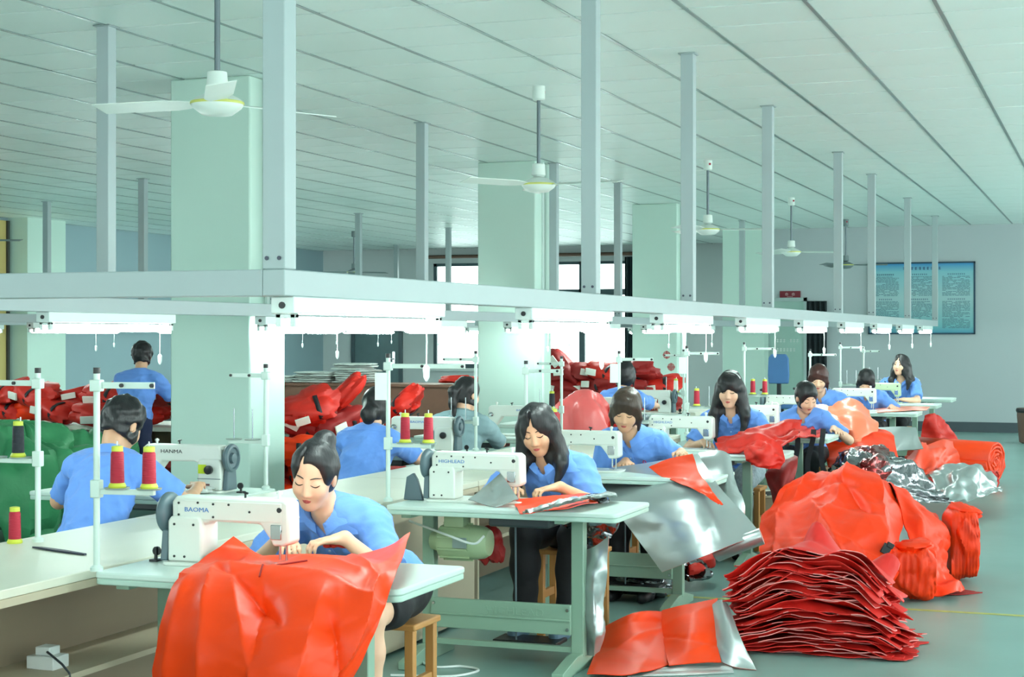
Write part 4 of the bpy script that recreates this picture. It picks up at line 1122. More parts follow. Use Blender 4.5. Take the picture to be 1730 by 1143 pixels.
def cr_matrix(n, m):
    """m samples over n control points, Catmull-Rom"""
    M = np.zeros((m, n))
    for i, s in enumerate(np.linspace(0, n - 1, m)):
        k = min(int(s), n - 2); t = s - k; w = cr_basis(t)
        for j in range(4):
            q = k - 1 + j
            if q < 0: M[i, 0] += 2 * w[j]; M[i, 1] -= w[j]
            elif q >= n: M[i, n-1] += 2 * w[j]; M[i, n-2] -= w[j]
            else: M[i, q] += w[j]
    return M
def creases(U, V_, seed, cell):
    """straight sharp folds of finite length on top of a soft swell, like creased coated sheet"""
    r = np.random.default_rng(seed)
    au, av = U.max() - U.min(), V_.max() - V_.min()
    n = int(np.clip(au * av / cell ** 2 * 1.6, 6, 90))
    H = np.zeros_like(U)
    for _ in range(n):
        cu, cv = r.uniform(U.min(), U.max()), r.uniform(V_.min(), V_.max()); a = r.uniform(0, math.pi)
        d = (U - cu) * math.cos(a) + (V_ - cv) * math.sin(a); t = -(U - cu) * math.sin(a) + (V_ - cv) * math.cos(a)
        crisp = r.random() < .6
        w = cell * (r.uniform(.07, .18) if crisp else r.uniform(.25, .55)); L = cell * r.uniform(.5, 1.6)
        side = np.where(d > 0, 1.0, r.uniform(.3, .8))
        H += r.choice((-1, 1)) * r.uniform(.3, 1) * (.6 if crisp else 1.) * np.exp(-np.abs(d) / w * side) * np.exp(-(t / L) ** 2)
    for _ in range(4):
        a = r.uniform(0, 6.28); f = 2 * math.pi / (cell * r.uniform(2.2, 4)); H += .3 * np.sin((U * math.cos(a) + V_ * math.sin(a)) * f + r.uniform(0, 6))
    return H * .9
def sheet(name, net, mats, nu=46, nv=46, amp=.02, cell=.2, thick=.004, seed=1, parent=None, fine=0., label=None, cat=None, group=None, zmin=None, over=None, folds=()):
    net = np.array([[tuple(p) for p in row] for row in net], float)
    A = cr_matrix(net.shape[0], nu); B = cr_matrix(net.shape[1], nv)
    P = np.einsum('ai,bj,ijk->abk', A, B, net)
    du = np.gradient(P, axis=0); dv = np.gradient(P, axis=1)
    N = np.cross(du, dv); N /= np.linalg.norm(N, axis=2, keepdims=True) + 1e-9
    flip = -1. if (N * (np.array([0, 0, CAMZ]) - P)).sum() < 0 else 1.
    N = N * flip
    lu = np.linalg.norm(du, axis=2).mean() * nu; lv = np.linalg.norm(dv, axis=2).mean() * nv
    UU, VV = np.meshgrid(np.linspace(0, lu, nu), np.linspace(0, lv, nv), indexing='ij')
    if amp: P = P + N * (amp * creases(UU, VV, seed, cell))[..., None]
    for (s0, t0, s1, t1, am, wd) in folds:      # explicit creases between two (row, column) fractions
        a = np.array([s0 * lu, t0 * lv]); c_ = np.array([s1 * lu, t1 * lv]) - a; L2 = np.hypot(*c_); dr = c_ / L2
        tt = ((UU - a[0]) * dr[0] + (VV - a[1]) * dr[1]) / L2; dd = -(UU - a[0]) * dr[1] + (VV - a[1]) * dr[0]
        win = np.clip(np.minimum(tt + .12, 1.12 - tt) / .24, 0, 1); win = win * win * (3 - 2 * win)
        P = P + N * (am * win * np.exp(-np.abs(dd) / wd * np.where(dd > 0, 1, .55)))[..., None]
    if fine: P = P + N * (fine * creases(UU, VV, seed + 77, cell * .35))[..., None]
    if over: P[..., 2] = np.where(P[..., 1] > over[0], np.maximum(P[..., 2], over[1] + .002 * np.sin(UU * 60)), P[..., 2])
    if zmin is not None: P[..., 2] = np.maximum(P[..., 2], zmin + .002 * (1 + np.sin(UU * 40)))
    du = np.gradient(P, axis=0); dv = np.gradient(P, axis=1)
    N = np.cross(du, dv) * flip; N /= np.linalg.norm(N, axis=2, keepdims=True) + 1e-9
    Q = P - N * thick
    b = MB(); idx = lambda i, j: i * nv + j
    F1 = [(idx(i, j), idx(i+1, j), idx(i+1, j+1), idx(i, j+1)) for i in range(nu-1) for j in range(nv-1)]
    n = nu * nv
    vs = [tuple(p) for p in P.reshape(-1, 3)] + [tuple(p) for p in Q.reshape(-1, 3)]
    F2 = [tuple(n + q for q in reversed(f)) for f in F1]
    rim = []
    for i in range(nu-1): rim += [(idx(i, 0), idx(i, 0)+n, idx(i+1, 0)+n, idx(i+1, 0)), (idx(i, nv-1), idx(i+1, nv-1), idx(i+1, nv-1)+n, idx(i, nv-1)+n)]
    for j in range(nv-1): rim += [(idx(0, j), idx(0, j+1), idx(0, j+1)+n, idx(0, j)+n), (idx(nu-1, j), idx(nu-1, j)+n, idx(nu-1, j+1)+n, idx(nu-1, j+1))]
    b.add(vs, F1, 0); b.f += F2 + rim; b.m += [1 if len(mats) > 1 else 0] * len(F2) + [len(mats) - 1 if len(mats) > 2 else 0] * len(rim)
    me = bpy.data.meshes.new(name); me.from_pydata(b.v, [], b.f)
    for m_ in mats: me.materials.append(m_)
    me.polygons.foreach_set('material_index', b.m); me.polygons.foreach_set('use_smooth', [True] * len(b.f)); me.set_sharp_from_angle(angle=math.radians(50)); me.update()
    o = link(name, me, parent)
    if parent is None:
        c = Vector(P.reshape(-1, 3).mean(0)); c.z = float(P[..., 2].min())
        me.transform(Matrix.Translation(-c)); o.location = c
    if label: tag(o, label, cat, group)
    o['_p'] = 0; del o['_p']
    return o, P
def lump_mesh(name, dims, seed, m, crump=.22, n=44, sq=2.6, cells=26, pleat=0, fine=.05):
    r = np.random.default_rng(seed)
    th = np.linspace(0, math.pi, n // 2 + 1); ph = np.linspace(0, 2 * math.pi, n, endpoint=False)
    T, Ph = np.meshgrid(th, ph, indexing='ij')
    D = np.stack([np.sin(T) * np.cos(Ph), np.sin(T) * np.sin(Ph), np.cos(T)], -1)
    R0 = (np.abs(D[..., 0]) ** sq + np.abs(D[..., 1]) ** sq + np.abs(D[..., 2]) ** sq) ** (-1 / sq)
    def vor(k, sharp):
        S = r.normal(size=(k, 3)); S /= np.linalg.norm(S, axis=1, keepdims=True)
        h = r.normal(size=k); g = r.normal(size=(k, 3))
        C = D @ S.T; w = np.exp((C - 1) * sharp); w /= w.sum(-1, keepdims=True)
        w = w ** 4; w /= w.sum(-1, keepdims=True)
        return (w * (h * .5 + (D @ g.T) * .8)).sum(-1)
    R0 = R0 * (1 + crump * vor(cells, 18.) + fine * vor(cells * 4, 70.))
    if pleat: R0 = R0 * (1 + .05 * np.abs(np.sin(Ph * pleat)))
    P = D * R0[..., None] * np.array(dims) / 2
    P[0] = P[0].mean(0); P[-1] = P[-1].mean(0)
    P[..., 2] -= P[..., 2].min()
    vs = [tuple(p) for p in P.reshape(-1, 3)]
    fs = []
    for i in range(n // 2):
        for j in range(n):
            a, b_, c, d_ = i*n+j, i*n+(j+1) % n, (i+1)*n+(j+1) % n, (i+1)*n+j
            if i == 0: fs.append((a, d_, c))
            elif i == n // 2 - 1: fs.append((a, d_, b_))
            else: fs.append((a, d_, c, b_))
    me = bpy.data.meshes.new(name); me.from_pydata(vs, [], fs)
    me.materials.append(m); me.polygons.foreach_set('use_smooth', [True] * len(fs)); me.set_sharp_from_angle(angle=math.radians(42)); me.update()
    return me
def thing_lump(name, label, cat, loc, dims, seed, m, rz=0., group=None, rx=0., **k):
    o = link(name, lump_mesh(name, dims, seed, m, **k)); o.location = loc; o.rotation_euler = (rx, 0, rz); tag(o, label, cat, group); return o
Yp = atY
# ---- the big orange sheet on the nearest table
net = [[Yp(395, 905, 5.03), Yp(455, 941, 5.12), Yp(520, 938, 5.2), Yp(590, 936, 5.2), Yp(645, 925, 5.2), Yp(692, 897, 5.25)],
       [Yp(335, 945, 4.86), Yp(415, 955, 4.82), Yp(510, 956, 4.82), Yp(580, 957, 4.82), Yp(635, 958, 4.8), Yp(680, 940, 4.85)],
       [Yp(300, 985, 4.63), Yp(395, 982, 4.6), Yp(490, 985, 4.58), Yp(570, 992, 4.58), Yp(620, 1000, 4.58), Yp(662, 990, 4.62)],
       [Yp(280, 1048, 4.54), Yp(375, 1040, 4.46), Yp(470, 1050, 4.42), Yp(550, 1062, 4.44), Yp(605, 1060, 4.48), Yp(640, 1050, 4.54)],
       [Yp(266, 1118, 4.52), Yp(360, 1115, 4.4), Yp(455, 1125, 4.34), Yp(530, 1135, 4.38), Yp(575, 1135, 4.44), Yp(606, 1120, 4.5)],
       [Yp(257, 1200, 4.5), Yp(350, 1200, 4.42), Yp(440, 1210, 4.34), Yp(505, 1215, 4.38), Yp(545, 1210, 4.42), Yp(572, 1200, 4.48)],
       [Yp(252, 1300, 4.5), Yp(340, 1300, 4.44), Yp(430, 1310, 4.36), Yp(490, 1310, 4.38), Yp(520, 1310, 4.42), Yp(545, 1300, 4.48)]]
o, P = sheet('orange_sheet', net, [ORANGE, ORANGE], 130, 130, .011, .2, .003, 5, over=(4.645, TZ + .017), folds=((.3, .04, .95, .06, .03, .03), (.2, .1, .95, .2, .03, .025), (.22, .16, .8, .36, .03, .025), (.02, .12, .2, .2, .012, .015), (.04, .25, .22, .3, -.012, .015), (.2, .1, .42, .95, .03, .05), (.22, .12, .5, .4, -.04, .03), (.4, .55, .95, .5, .03, .04), (.3, .9, .9, .7, .03, .03), (.35, .3, .95, .33, -.04, .04), (.05, .35, .25, .75, .015, .03), (.05, .6, .3, .9, .02, .03), (.45, .6, .75, .85, -.03, .03)), label='large glossy orange sheet hanging over the nearest sewing table', cat='fabric sheet', fine=.004)
q = [Vector(P[i, j]) + Vector((.0, -.004, .003)) for i, j in ((40, 37), (33, 37), (27, 39), (22, 41), (19, 47), (17, 54))]
mk = MB().tube(q, .003, 6).build('seam_mark', DRED, o); mk.location = -o.location
thing_lump('red_scrap', 'small red scrap under the arm of the nearest woman', 'fabric scrap', Yp(570, 926, 5.40), (.10, .06, .04), 3, RED, .3)
# ---- second table: folded silver film with orange strip
z = TZ + .004
net = [[atZ(868, 846, z), atZ(925, 836, z + .02), atZ(985, 830, z + .01)], [atZ(872, 856, z + .004), atZ(930, 846, z + .02), atZ(1000, 838, z + .015)], [atZ(880, 868, z + .004), atZ(945, 858, z + .01), atZ(1010, 848, z + .01)]]
sheet('orange_strip', net, [ORANGE, SILVER], 24, 24, .006, .08, .004, 8, label='orange strip under the hands of the long haired woman', cat='fabric sheet')
net = [[atZ(884, 869, z + .002), atZ(960, 850, z + .03), atZ(1042, 838, z + .02)], [atZ(890, 864, z + .035), atZ(965, 842, z + .06), atZ(1040, 832, z + .045)], [atZ(905, 862, z + .02), atZ(975, 842, z + .03), atZ(1036, 830, z + .02)]]
sheet('silver_film_fold', net, [SILVER], 24, 40, .008, .06, .006, 9, label='long folded silver film strip on the second table', cat='foil sheet', fine=.003)
net = [[Yp(792, 845, 7.12), Yp(820, 822, 7.2), Yp(846, 800, 7.25)], [Yp(815, 848, 7.08), Yp(840, 836, 7.12), Yp(862, 822, 7.15)], [Yp(838, 856, 7.02), Yp(858, 850, 7.04), Yp(876, 842, 7.06)]]
sheet('silver_film_flap', net, [SILVER, ORANGE], 24, 24, .012, .08, .004, 10, label='standing silver film flap beside the needle of the second machine', cat='foil sheet')
# ---- large silver sheet at the third table with orange flap
net = [[Yp(1010, 793, 9.2), Yp(1075, 784, 9.25), Yp(1130, 775, 9.25), Yp(1178, 766, 9.2)],
       [Yp(1030, 845, 8.74), Yp(1105, 835, 8.70), Yp(1172, 822, 8.72), Yp(1212, 815, 8.8)],
       [Yp(1072, 905, 8.62), Yp(1140, 893, 8.56), Yp(1205, 872, 8.6), Yp(1250, 860, 8.74)],
       [Yp(1118, 966, 8.52), Yp(1180, 942, 8.46), Yp(1240, 918, 8.52), Yp(1287, 904, 8.66)]]
sheet('silver_sheet', net, [SILVER, ORANGE, EDGEP], 60, 60, .008, .3, .004, 21, label='large silver film sheet hanging from the third sewing table', cat='foil sheet', fine=.002)
net = [[Yp(1098, 792, 9.0), Yp(1130, 776, 9.02), Yp(1170, 766, 9.0)], [Yp(1118, 803, 8.86), Yp(1150, 797, 8.84), Yp(1180, 795, 8.82)], [Yp(1165, 822, 8.66), Yp(1185, 822, 8.64), Yp(1200, 824, 8.64)], [Yp(1212, 850, 8.52), Yp(1217, 851, 8.52), Yp(1222, 852, 8.53)]]
sheet('orange_flap', net, [ORANGE, SILVER], 40, 24, .014, .1, .004, 22, label='orange flap folded out of the large silver sheet', cat='fabric sheet')
net = [[Yp(1180, 768, 9.3), Yp(1215, 766, 9.3), Yp(1232, 775, 9.3)], [Yp(1205, 815, 9.1), Yp(1232, 815, 9.1), Yp(1246, 815, 9.15)], [Yp(1235, 860, 9.0), Yp(1250, 866, 9.0), Yp(1258, 872, 9.05)]]
sheet('silver_film_edge', net, [SILVER], 30, 30, .02, .1, .004, 23, label='loose silver film edge right of the orange flap', cat='foil sheet')
# roll at the low corner of the silver sheet
b = MB().tube([Yp(1210, 935, 8.62), Yp(1250, 918, 8.6), Yp(1287, 905, 8.62)], .045, 12).build('silver_roll', SILVER); tag(b, 'rolled silver corner lying on the red cloth stack', 'foil sheet')
# ---- hanging silver strip and dark foil under the second table
net = [[Yp(966, 932, 7.36), Yp(1000, 925, 7.32), Yp(1028, 905, 7.3)], [Yp(972, 990, 7.34), Yp(1000, 990, 7.27), Yp(1024, 985, 7.32)], [Yp(984, 1050, 7.33), Yp(1004, 1050, 7.27), Yp(1020, 1045, 7.32)], [Yp(990, 1106, 7.32), Yp(1003, 1108, 7.28), Yp(1014, 1100, 7.32)]]
sheet('silver_strip', net, [SILVER, SILVER, EDGEP], 40, 24, .02, .09, .004, 31, label='silver strip hanging to the floor beside the second table leg', cat='foil sheet')
thing_lump('dark_foil_bundle', 'dark crumpled foil bundle hanging under the second table end', 'foil bundle', Yp(995, 925, 7.45), (.2, .2, .17), 33, SILVD, .2, crump=.35)
# ---- orange and silver sheets on the floor
def fz(u, v, zz): return atZ(u, v, zz)
net = [[fz(992, 1144, .006), fz(1065, 1138, .02), fz(1135, 1118, .02)], [fz(1005, 1098, .05), fz(1070, 1080, .09), fz(1130, 1080, .06)], [fz(1018, 1058, .09), fz(1070, 1040, .16), fz(1122, 1034, .13)]]
sheet('orange_floor_sheet', net, [ORANGE, SILVER], 44, 44, .022, .22, .004, 41, label='creased orange sheet on the floor before the hanging silver strip', cat='fabric sheet', zmin=.004)
net = [[fz(1130, 1128, .006), fz(1170, 1124, .01), fz(1218, 1122, .01)], [fz(1120, 1075, .08), fz(1165, 1070, .12), fz(1208, 1072, .1)], [fz(1122, 1035, .13), fz(1160, 1020, .2), fz(1212, 1006, .24)]]
sheet('orange_floor_sheet', net, [ORANGE, SILVER], 44, 44, .024, .2, .004, 42, label='orange sheet on the floor beside the flat silver panel', cat='fabric sheet', zmin=.004)
net = [[fz(1192, 1104, .03), fz(1235, 1124, .012), fz(1278, 1131, .006)], [fz(1197, 1060, .12), fz(1225, 1070, .12), fz(1255, 1085, .10)], [fz(1203, 1020, .21), fz(1217, 1012, .24), fz(1230, 1020, .22)]]
sheet('silver_floor_panel', net, [SILVER, ORANGE, EDGEP], 36, 36, .005, .3, .004, 43, label='stiff triangular silver panel leaning against the red cloth stack', cat='foil sheet', zmin=.004)
net = [[fz(1060, 1142, .004), fz(1150, 1140, .004), fz(1240, 1136, .004)], [fz(1090, 1128, .01), fz(1160, 1124, .01), fz(1235, 1122, .01)]]
sheet('silver_floor_strip', net, [SILVER], 14, 36, .004, .1, .003, 44, label='flat silver film lying under the orange floor sheets', cat='foil sheet', zmin=.003)
# dark scraps between the silver sheet and the floor sheets
for k, (u, v, zz, nm, m_) in enumerate(((1090, 1010, .02, 'dark foil scrap left of the floor sheets', SILVD), (1150, 985, .05, 'dark foil scrap under the silver sheet', SILVD), (1110, 985, .0, 'black bag on the floor under the third table', BSTRAP), (1165, 965, .10, 'red scrap beneath the large silver sheet', RED))):
    thing_lump('floor_scrap', nm, 'scrap', atZ(u, v, max(zz - .02, 0)), (.34, .22, .12), 50 + k, m_, k * .7, crump=.3)
# ---- stack of red cut cloth
SX, SY = -1.42, 8.22
rs = np.random.default_rng(5)
NP = 36
for k in range(NP):
    t = k / (NP - 1)
    wx = .86 - .16 * t + rs.normal() * .02; wy = .56 - .06 * t + rs.normal() * .02
    nu, nv = 34, 22
    UU, VV = np.meshgrid(np.linspace(-1, 1, nu), np.linspace(-1, 1, nv), indexing='ij')
    ex = 1 + .05 * np.sin(VV * 5 + rs.uniform(0, 6)) + .03 * np.sin(VV * 13 + rs.uniform(0, 6)); ey = 1 + .06 * np.sin(UU * 6 + rs.uniform(0, 6)) + .03 * np.sin(UU * 15 + rs.uniform(0, 6))
    X = UU * wx / 2 * ex; Y = VV * wy / 2 * ey
    hump = .5 + .5 * math.cos(math.pi * (t - .55) * 2)
    g = .045 * np.sin(UU * 3.1 + .6 + .8 * t) * (.25 + t) + .045 * np.sin(UU * 5.3 - VV * 2 + 1 + 1.5 * t) * (.2 + t) * .8 - .05 * VV * t - .06 * np.maximum(UU - .3, 0) * (.5 + t)
    g = g - .05 * np.maximum(np.abs(UU) - .75, 0) * 2 * (1 - t) * 1.0
    Z = .010 + k * .0118 + g * (1 if k else .0) + .003 * np.sin(UU * 17 + k) + .004 * rs.normal() * np.sin(VV * 9 + k)
    edge = np.maximum(np.abs(UU), np.abs(VV)); Z = Z + np.where(edge > .8, (edge - .8) * rs.normal() * .05, 0)
    if k == NP - 1: Z = Z + .11 * np.exp(-((UU + .05) ** 2 + (VV - .6) ** 2) / .05) * (UU > -.9) + .10 * np.exp(-((UU - .9) ** 2 + (VV + .1) ** 2) / .06)
    Z = np.maximum(Z, .004 + .0105 * k * .5)
    th = .0045
    n = nu * nv; idx = lambda i, j: i * nv + j
    F1 = [(idx(i, j), idx(i+1, j), idx(i+1, j+1), idx(i, j+1)) for i in range(nu-1) for j in range(nv-1)]
    top = np.stack([X, Y, Z + th], -1).reshape(-1, 3); bot = np.stack([X * 1.0, Y * 1.0, Z], -1).reshape(-1, 3)
    rim = []
    for i in range(nu-1): rim += [(idx(i, 0), idx(i, 0)+n, idx(i+1, 0)+n, idx(i+1, 0)), (idx(i, nv-1), idx(i+1, nv-1), idx(i+1, nv-1)+n, idx(i, nv-1)+n)]
    for j in range(nv-1): rim += [(idx(0, j), idx(0, j+1), idx(0, j+1)+n, idx(0, j)+n), (idx(nu-1, j), idx(nu-1, j)+n, idx(nu-1, j+1)+n, idx(nu-1, j+1))]
    fs = F1 + [tuple(n + q for q in reversed(f)) for f in F1] + rim
    me = bpy.data.meshes.new('red_cloth_piece'); me.from_pydata([tuple(p) for p in top] + [tuple(p) for p in bot], [], fs)
    me.materials.append(CLOTHR); me.materials.append(EDGEP)
    ph_ = rs.uniform(0, 6)
    mi = [0] * (2 * len(F1)) + [1 if math.sin(q_ * .11 + ph_) + .5 * math.sin(q_ * .37 + ph_ * 2) > .1 else 0 for q_ in range(len(rim))]
    me.polygons.foreach_set('material_index', mi); me.polygons.foreach_set('use_smooth', [True] * len(fs)); me.set_sharp_from_angle(angle=math.radians(50)); me.update()
    o = link('red_cloth_piece', me); o.location = (SX + rs.normal() * .026 + .04 * (1 - t), SY + rs.normal() * .024, 0); o.rotation_euler = (0, 0, .12 + rs.normal() * .11)
    tag(o, 'red cut cloth piece with pale stitched edge in the tall floor stack' if k < NP - 1 else 'topmost red cloth piece of the floor stack with upturned corners', 'cloth piece', 'red cloth pieces in the floor stack')
# ---- orange heap behind the stack
net = [[Yp(1345, 850, 11.3), Yp(1395, 835, 11.3), Yp(1440, 830, 11.3), Yp(1490, 840, 11.2), Yp(1535, 870, 11.0)],
       [Yp(1332, 818, 10.6), Yp(1385, 806, 10.55), Yp(1432, 793, 10.5), Yp(1478, 802, 10.5), Yp(1518, 838, 10.5)],
       [Yp(1298, 862, 10.3), Yp(1360, 850, 10.1), Yp(1430, 838, 10.0), Yp(1488, 850, 10.0), Yp(1530, 885, 10.2)],
       [Yp(1286, 910, 10.0), Yp(1350, 902, 9.75), Yp(1422, 900, 9.6), Yp(1484, 912, 9.65), Yp(1518, 950, 9.8)],
       [Yp(1292, 975, 9.6), Yp(1360, 980, 9.4), Yp(1430, 985, 9.36), Yp(1480, 1000, 9.4), Yp(1500, 1018, 9.5)]]
o, P = sheet('orange_jacket', net, [ORANGE2, DRED], 110, 110, .034, .2, .008, 61, folds=((.1, .55, .9, .35, .05, .04), (.2, .2, .95, .1, .05, .04), (.3, .75, .95, .8, .05, .05), (.35, .4, .6, .7, -.05, .04), (.5, .3, .85, .5, .04, .03), (.15, .45, .5, .15, -.04, .04)), label='large orange coated jacket thrown over the heap behind the red stack', cat='jacket', fine=.006, zmin=.004)
cl = MB().box(-.025, .025, -.012, .012, -.03, .03).box(-.01, .03, -.016, .016, .015, .045).build('black_buckle', BLACK, o, bevel=.004); cl.location = Yp(1497, 927, 9.58) - o.location; cl.rotation_euler = (0, .5, .3)
net = [[Yp(1510, 835, 11.2), Yp(1560, 860, 11.2), Yp(1585, 880, 11.2)], [Yp(1500, 815, 10.6), Yp(1555, 845, 10.6), Yp(1592, 875, 10.7)], [Yp(1530, 880, 10.2), Yp(1568, 895, 10.25), Yp(1604, 925, 10.5)], [Yp(1550, 950, 10.0), Yp(1585, 965, 10.0), Yp(1612, 975, 10.3)], [Yp(1560, 1004, 9.8), Yp(1605, 1002, 9.85), Yp(1628, 998, 10.1)]]
sheet('orange_jacket', net, [ORANGE2, DRED], 50, 40, .05, .18, .008, 62, label='second orange jacket with dark folds at the right of the heap', cat='jacket', fine=.012, zmin=.004)
def bundle(label, loc, w, d, h, rz, n, seed, m=ORANGE2):
    """folded bundle: soft block with vertical folds, a flap on top"""
    o = empty('folded_bundle', loc, rz); tag(o, label, 'folded garment', 'folded orange bundles')
    me = lump_mesh('folds', (w, d, h), seed, m, crump=.07, n=72, sq=5, cells=24, fine=.03)
    for v in me.vertices:
        p = v.co; k_ = math.sin(p.x * n * 2 * math.pi / w + 1.2 * math.sin(p.z * 9))
        v.co.y += .022 * (1 - abs(k_)) * (1 if p.y > 0 else -1) * min(1, abs(p.y) / d * 4)
        v.co.z += .014 * abs(k_) * min(1, p.z / h)
    me.update(); link('folds', me, o)
    f_ = link('top_flap', lump_mesh('top_flap', (w * .7, d * .65, .07), seed + 5, m, crump=.15, n=40, sq=3.5, cells=16), o); f_.location = (.02, 0, h * .9); f_.rotation_euler = (.12, -.1, .5)
    return o
bundle('bright orange folded bundle right of the red stack', atZ(1533, 1016, 0) + V((0, .12, 0)), .30, .3, .30, .15, 7, 3)
bundle('tall pleated orange bundle at the right end of the heap', atZ(1617, 985, 0) + V((0, .18, 0)), .2, .34, .44, .3, 5, 4)
net = [[fz(1572, 990, .01), fz(1610, 992, .02), fz(1640, 996, .01)], [fz(1585, 1004, .004), fz(1620, 1003, .01), fz(1660, 1000, .005)]]
sheet('dark_red_flap', net, [DRED], 12, 24, .004, .1, .006, 63, label='dark red flap spread flat on the floor right of the heap', cat='fabric sheet', zmin=.003)
# ---- crumpled foil and rolls farther down the aisle
net = [[Yp(1400, 790, 13.6), Yp(1450, 765, 13.7), Yp(1500, 765, 13.8), Yp(1540, 790, 14.0)], [Yp(1425, 790, 12.6), Yp(1460, 765, 12.7), Yp(1520, 775, 12.9), Yp(1575, 810, 13.3)], [Yp(1440, 815, 12.2), Yp(1480, 805, 12.3), Yp(1540, 820, 12.7), Yp(1600, 840, 13.2)], [Yp(1470, 850, 12.1), Yp(1510, 852, 12.3), Yp(1560, 850, 12.8), Yp(1620, 850, 13.4)]]
sheet('crumpled_foil', net, [SILVD, FOILR], 60, 60, .045, .16, .006, 71, label='heap of black and silver crumpled foil behind the orange heap', cat='foil heap', fine=.02, zmin=.004)
net = [[Yp(1420, 770, 13.2), Yp(1460, 752, 13.2), Yp(1500, 755, 13.2)], [Yp(1430, 800, 12.4), Yp(1470, 775, 12.3), Yp(1510, 785, 12.5)], [Yp(1432, 815, 12.1), Yp(1465, 808, 12.0), Yp(1495, 812, 12.1)]]
sheet('red_foil_sheet', net, [FOILR, ORANGE2], 44, 44, .04, .13, .006, 72, label='crumpled red and black foil sheet on top of the dark foil', cat='foil heap', fine=.015)
net = [[Yp(1560, 800, 15.2), Yp(1620, 785, 15.4), Yp(1680, 805, 15.6)], [Yp(1580, 815, 14.4), Yp(1630, 800, 14.6), Yp(1685, 822, 14.9)], [Yp(1600, 846, 14.0), Yp(1650, 842, 14.3), Yp(1692, 832, 14.8)]]
sheet('silver_film_heap', net, [SILVER, PALEO], 44, 44, .045, .16, .006, 73, label='bright crumpled silver film by the aisle line', cat='foil heap', fine=.02, zmin=.004)
def roll(label, p0, p1, rad, m, turns=5):
    p0 = Vector(p0); p1 = Vector(p1); ax = (p1 - p0).normalized(); e1 = ax.cross(Vector((0, 0, 1))).normalized(); e2 = e1.cross(ax)
    o = MB(); n = turns * 18; A = []; B_ = []
    for i in range(n + 1):
        a = 2 * math.pi * i / 18; rr_ = rad * (.15 + .85 * i / n) * (1 + .03 * math.sin(3 * a))
        c_ = e1 * math.cos(a) * rr_ + e2 * math.sin(a) * rr_ * .92
        A.append(p0 + c_ + ax * random.uniform(-.012, .012)); B_.append(p1 + c_ + ax * random.uniform(-.012, .012))
    o.strip(A, B_)
    b = o.build('fabric_roll', m); md = b.modifiers.new('thickness', 'SOLIDIFY'); md.thickness = rad * .1
    return tag(b, label, 'fabric roll', 'orange fabric rolls')
roll('thick orange fabric roll lying across the far aisle', (-2.0, 17.9, .27), (-1.15, 17.6, .25), .25, ORANGE)
roll('small red fabric roll under the thick orange roll', (-1.75, 16.85, .13), (-1.1, 16.7, .13), .12, RED)
net = [[Yp(1560, 706, 18.2), Yp(1585, 702, 18.3), Yp(1610, 720, 18.5)], [Yp(1556, 740, 18.0), Yp(1590, 745, 18.0), Yp(1625, 760, 18.2)], [Yp(1556, 790, 17.2), Yp(1590, 800, 17.3), Yp(1620, 806, 17.4)]]
sheet('red_sheet', net, [RED], 36, 36, .05, .2, .006, 74, label='red fabric heap behind the seventh table end', cat='fabric sheet', fine=.015, zmin=.004)
# ---- work on the far tables
net = [[Yp(1368, 690, 14.6), Yp(1392, 682, 14.9), Yp(1420, 690, 15.1)], [Yp(1372, 712, 14.2), Yp(1400, 705, 14.2), Yp(1430, 702, 14.4)], [Yp(1385, 730, 13.8), Yp(1405, 730, 13.8), Yp(1440, 725, 13.9)]]
sheet('pale_orange_sheet', net, [PALEO], 36, 36, .03, .2, .004, 81, label='pale orange sheet under the chin of the woman in profile', cat='fabric sheet')
net = [[Yp(1405, 690, 15.0), Yp(1440, 680, 15.1), Yp(1470, 690, 15.2)], [Yp(1400, 705, 14.45), Yp(1440, 695, 14.4), Yp(1482, 712, 14.5)], [Yp(1410, 735, 14.1), Yp(1445, 730, 14.0), Yp(1482, 735, 14.2)], [Yp(1420, 750, 14.0), Yp(1450, 752, 13.9), Yp(1475, 750, 14.1)]]
sheet('pale_orange_sheet', net, [PALEO], 40, 40, .04, .2, .004, 82, label='puffed pale orange sheet draped from the sixth table', cat='fabric sheet')
net = [[Yp(1395, 735, 14.3), Yp(1450, 728, 14.4), Yp(1505, 735, 14.5)], [Yp(1395, 755, 13.9), Yp(1450, 745, 13.8), Yp(1515, 755, 14.0)], [Yp(1400, 790, 13.6), Yp(1455, 785, 13.5), Yp(1520, 790, 13.7)]]
sheet('red_orange_sheet', net, [ORANGE2], 40, 40, .035, .22, .006, 83, label='red orange sheet hanging below the puffed pale sheet', cat='fabric sheet', zmin=.01)
net = [[Yp(1480, 722, 15.6), Yp(1520, 719, 15.6), Yp(1548, 720, 15.6)], [Yp(1495, 742, 15.2), Yp(1525, 742, 15.2), Yp(1552, 740, 15.2)], [Yp(1505, 762, 14.9), Yp(1535, 760, 14.9), Yp(1560, 758, 14.9)]]
sheet('silver_foil_sheet', net, [SILVER, ORANGE], 30, 30, .012, .25, .006, 84, label='smooth silver panel hanging in the middle of the aisle heap', cat='foil sheet')
net = [[Yp(1535, 765, 15.2), Yp(1570, 748, 15.8), Yp(1610, 745, 16.6)], [Yp(1540, 790, 14.8), Yp(1580, 775, 15.4), Yp(1620, 770, 16.2)], [Yp(1550, 805, 14.6), Yp(1590, 800, 15.1), Yp(1625, 795, 15.8)]]
sheet('orange_sheet_pile', net, [ORANGE], 36, 36, .05, .22, .006, 85, label='orange sheet pile between the silver panel and the thick roll', cat='fabric sheet', zmin=.004)
net = [[atZ(1478, 689, TZ + .006), atZ(1525, 686, TZ + .02), atZ(1572, 686, TZ + .006)], [atZ(1482, 696, TZ + .006), atZ(1530, 693, TZ + .015), atZ(1566, 692, TZ + .006)]]
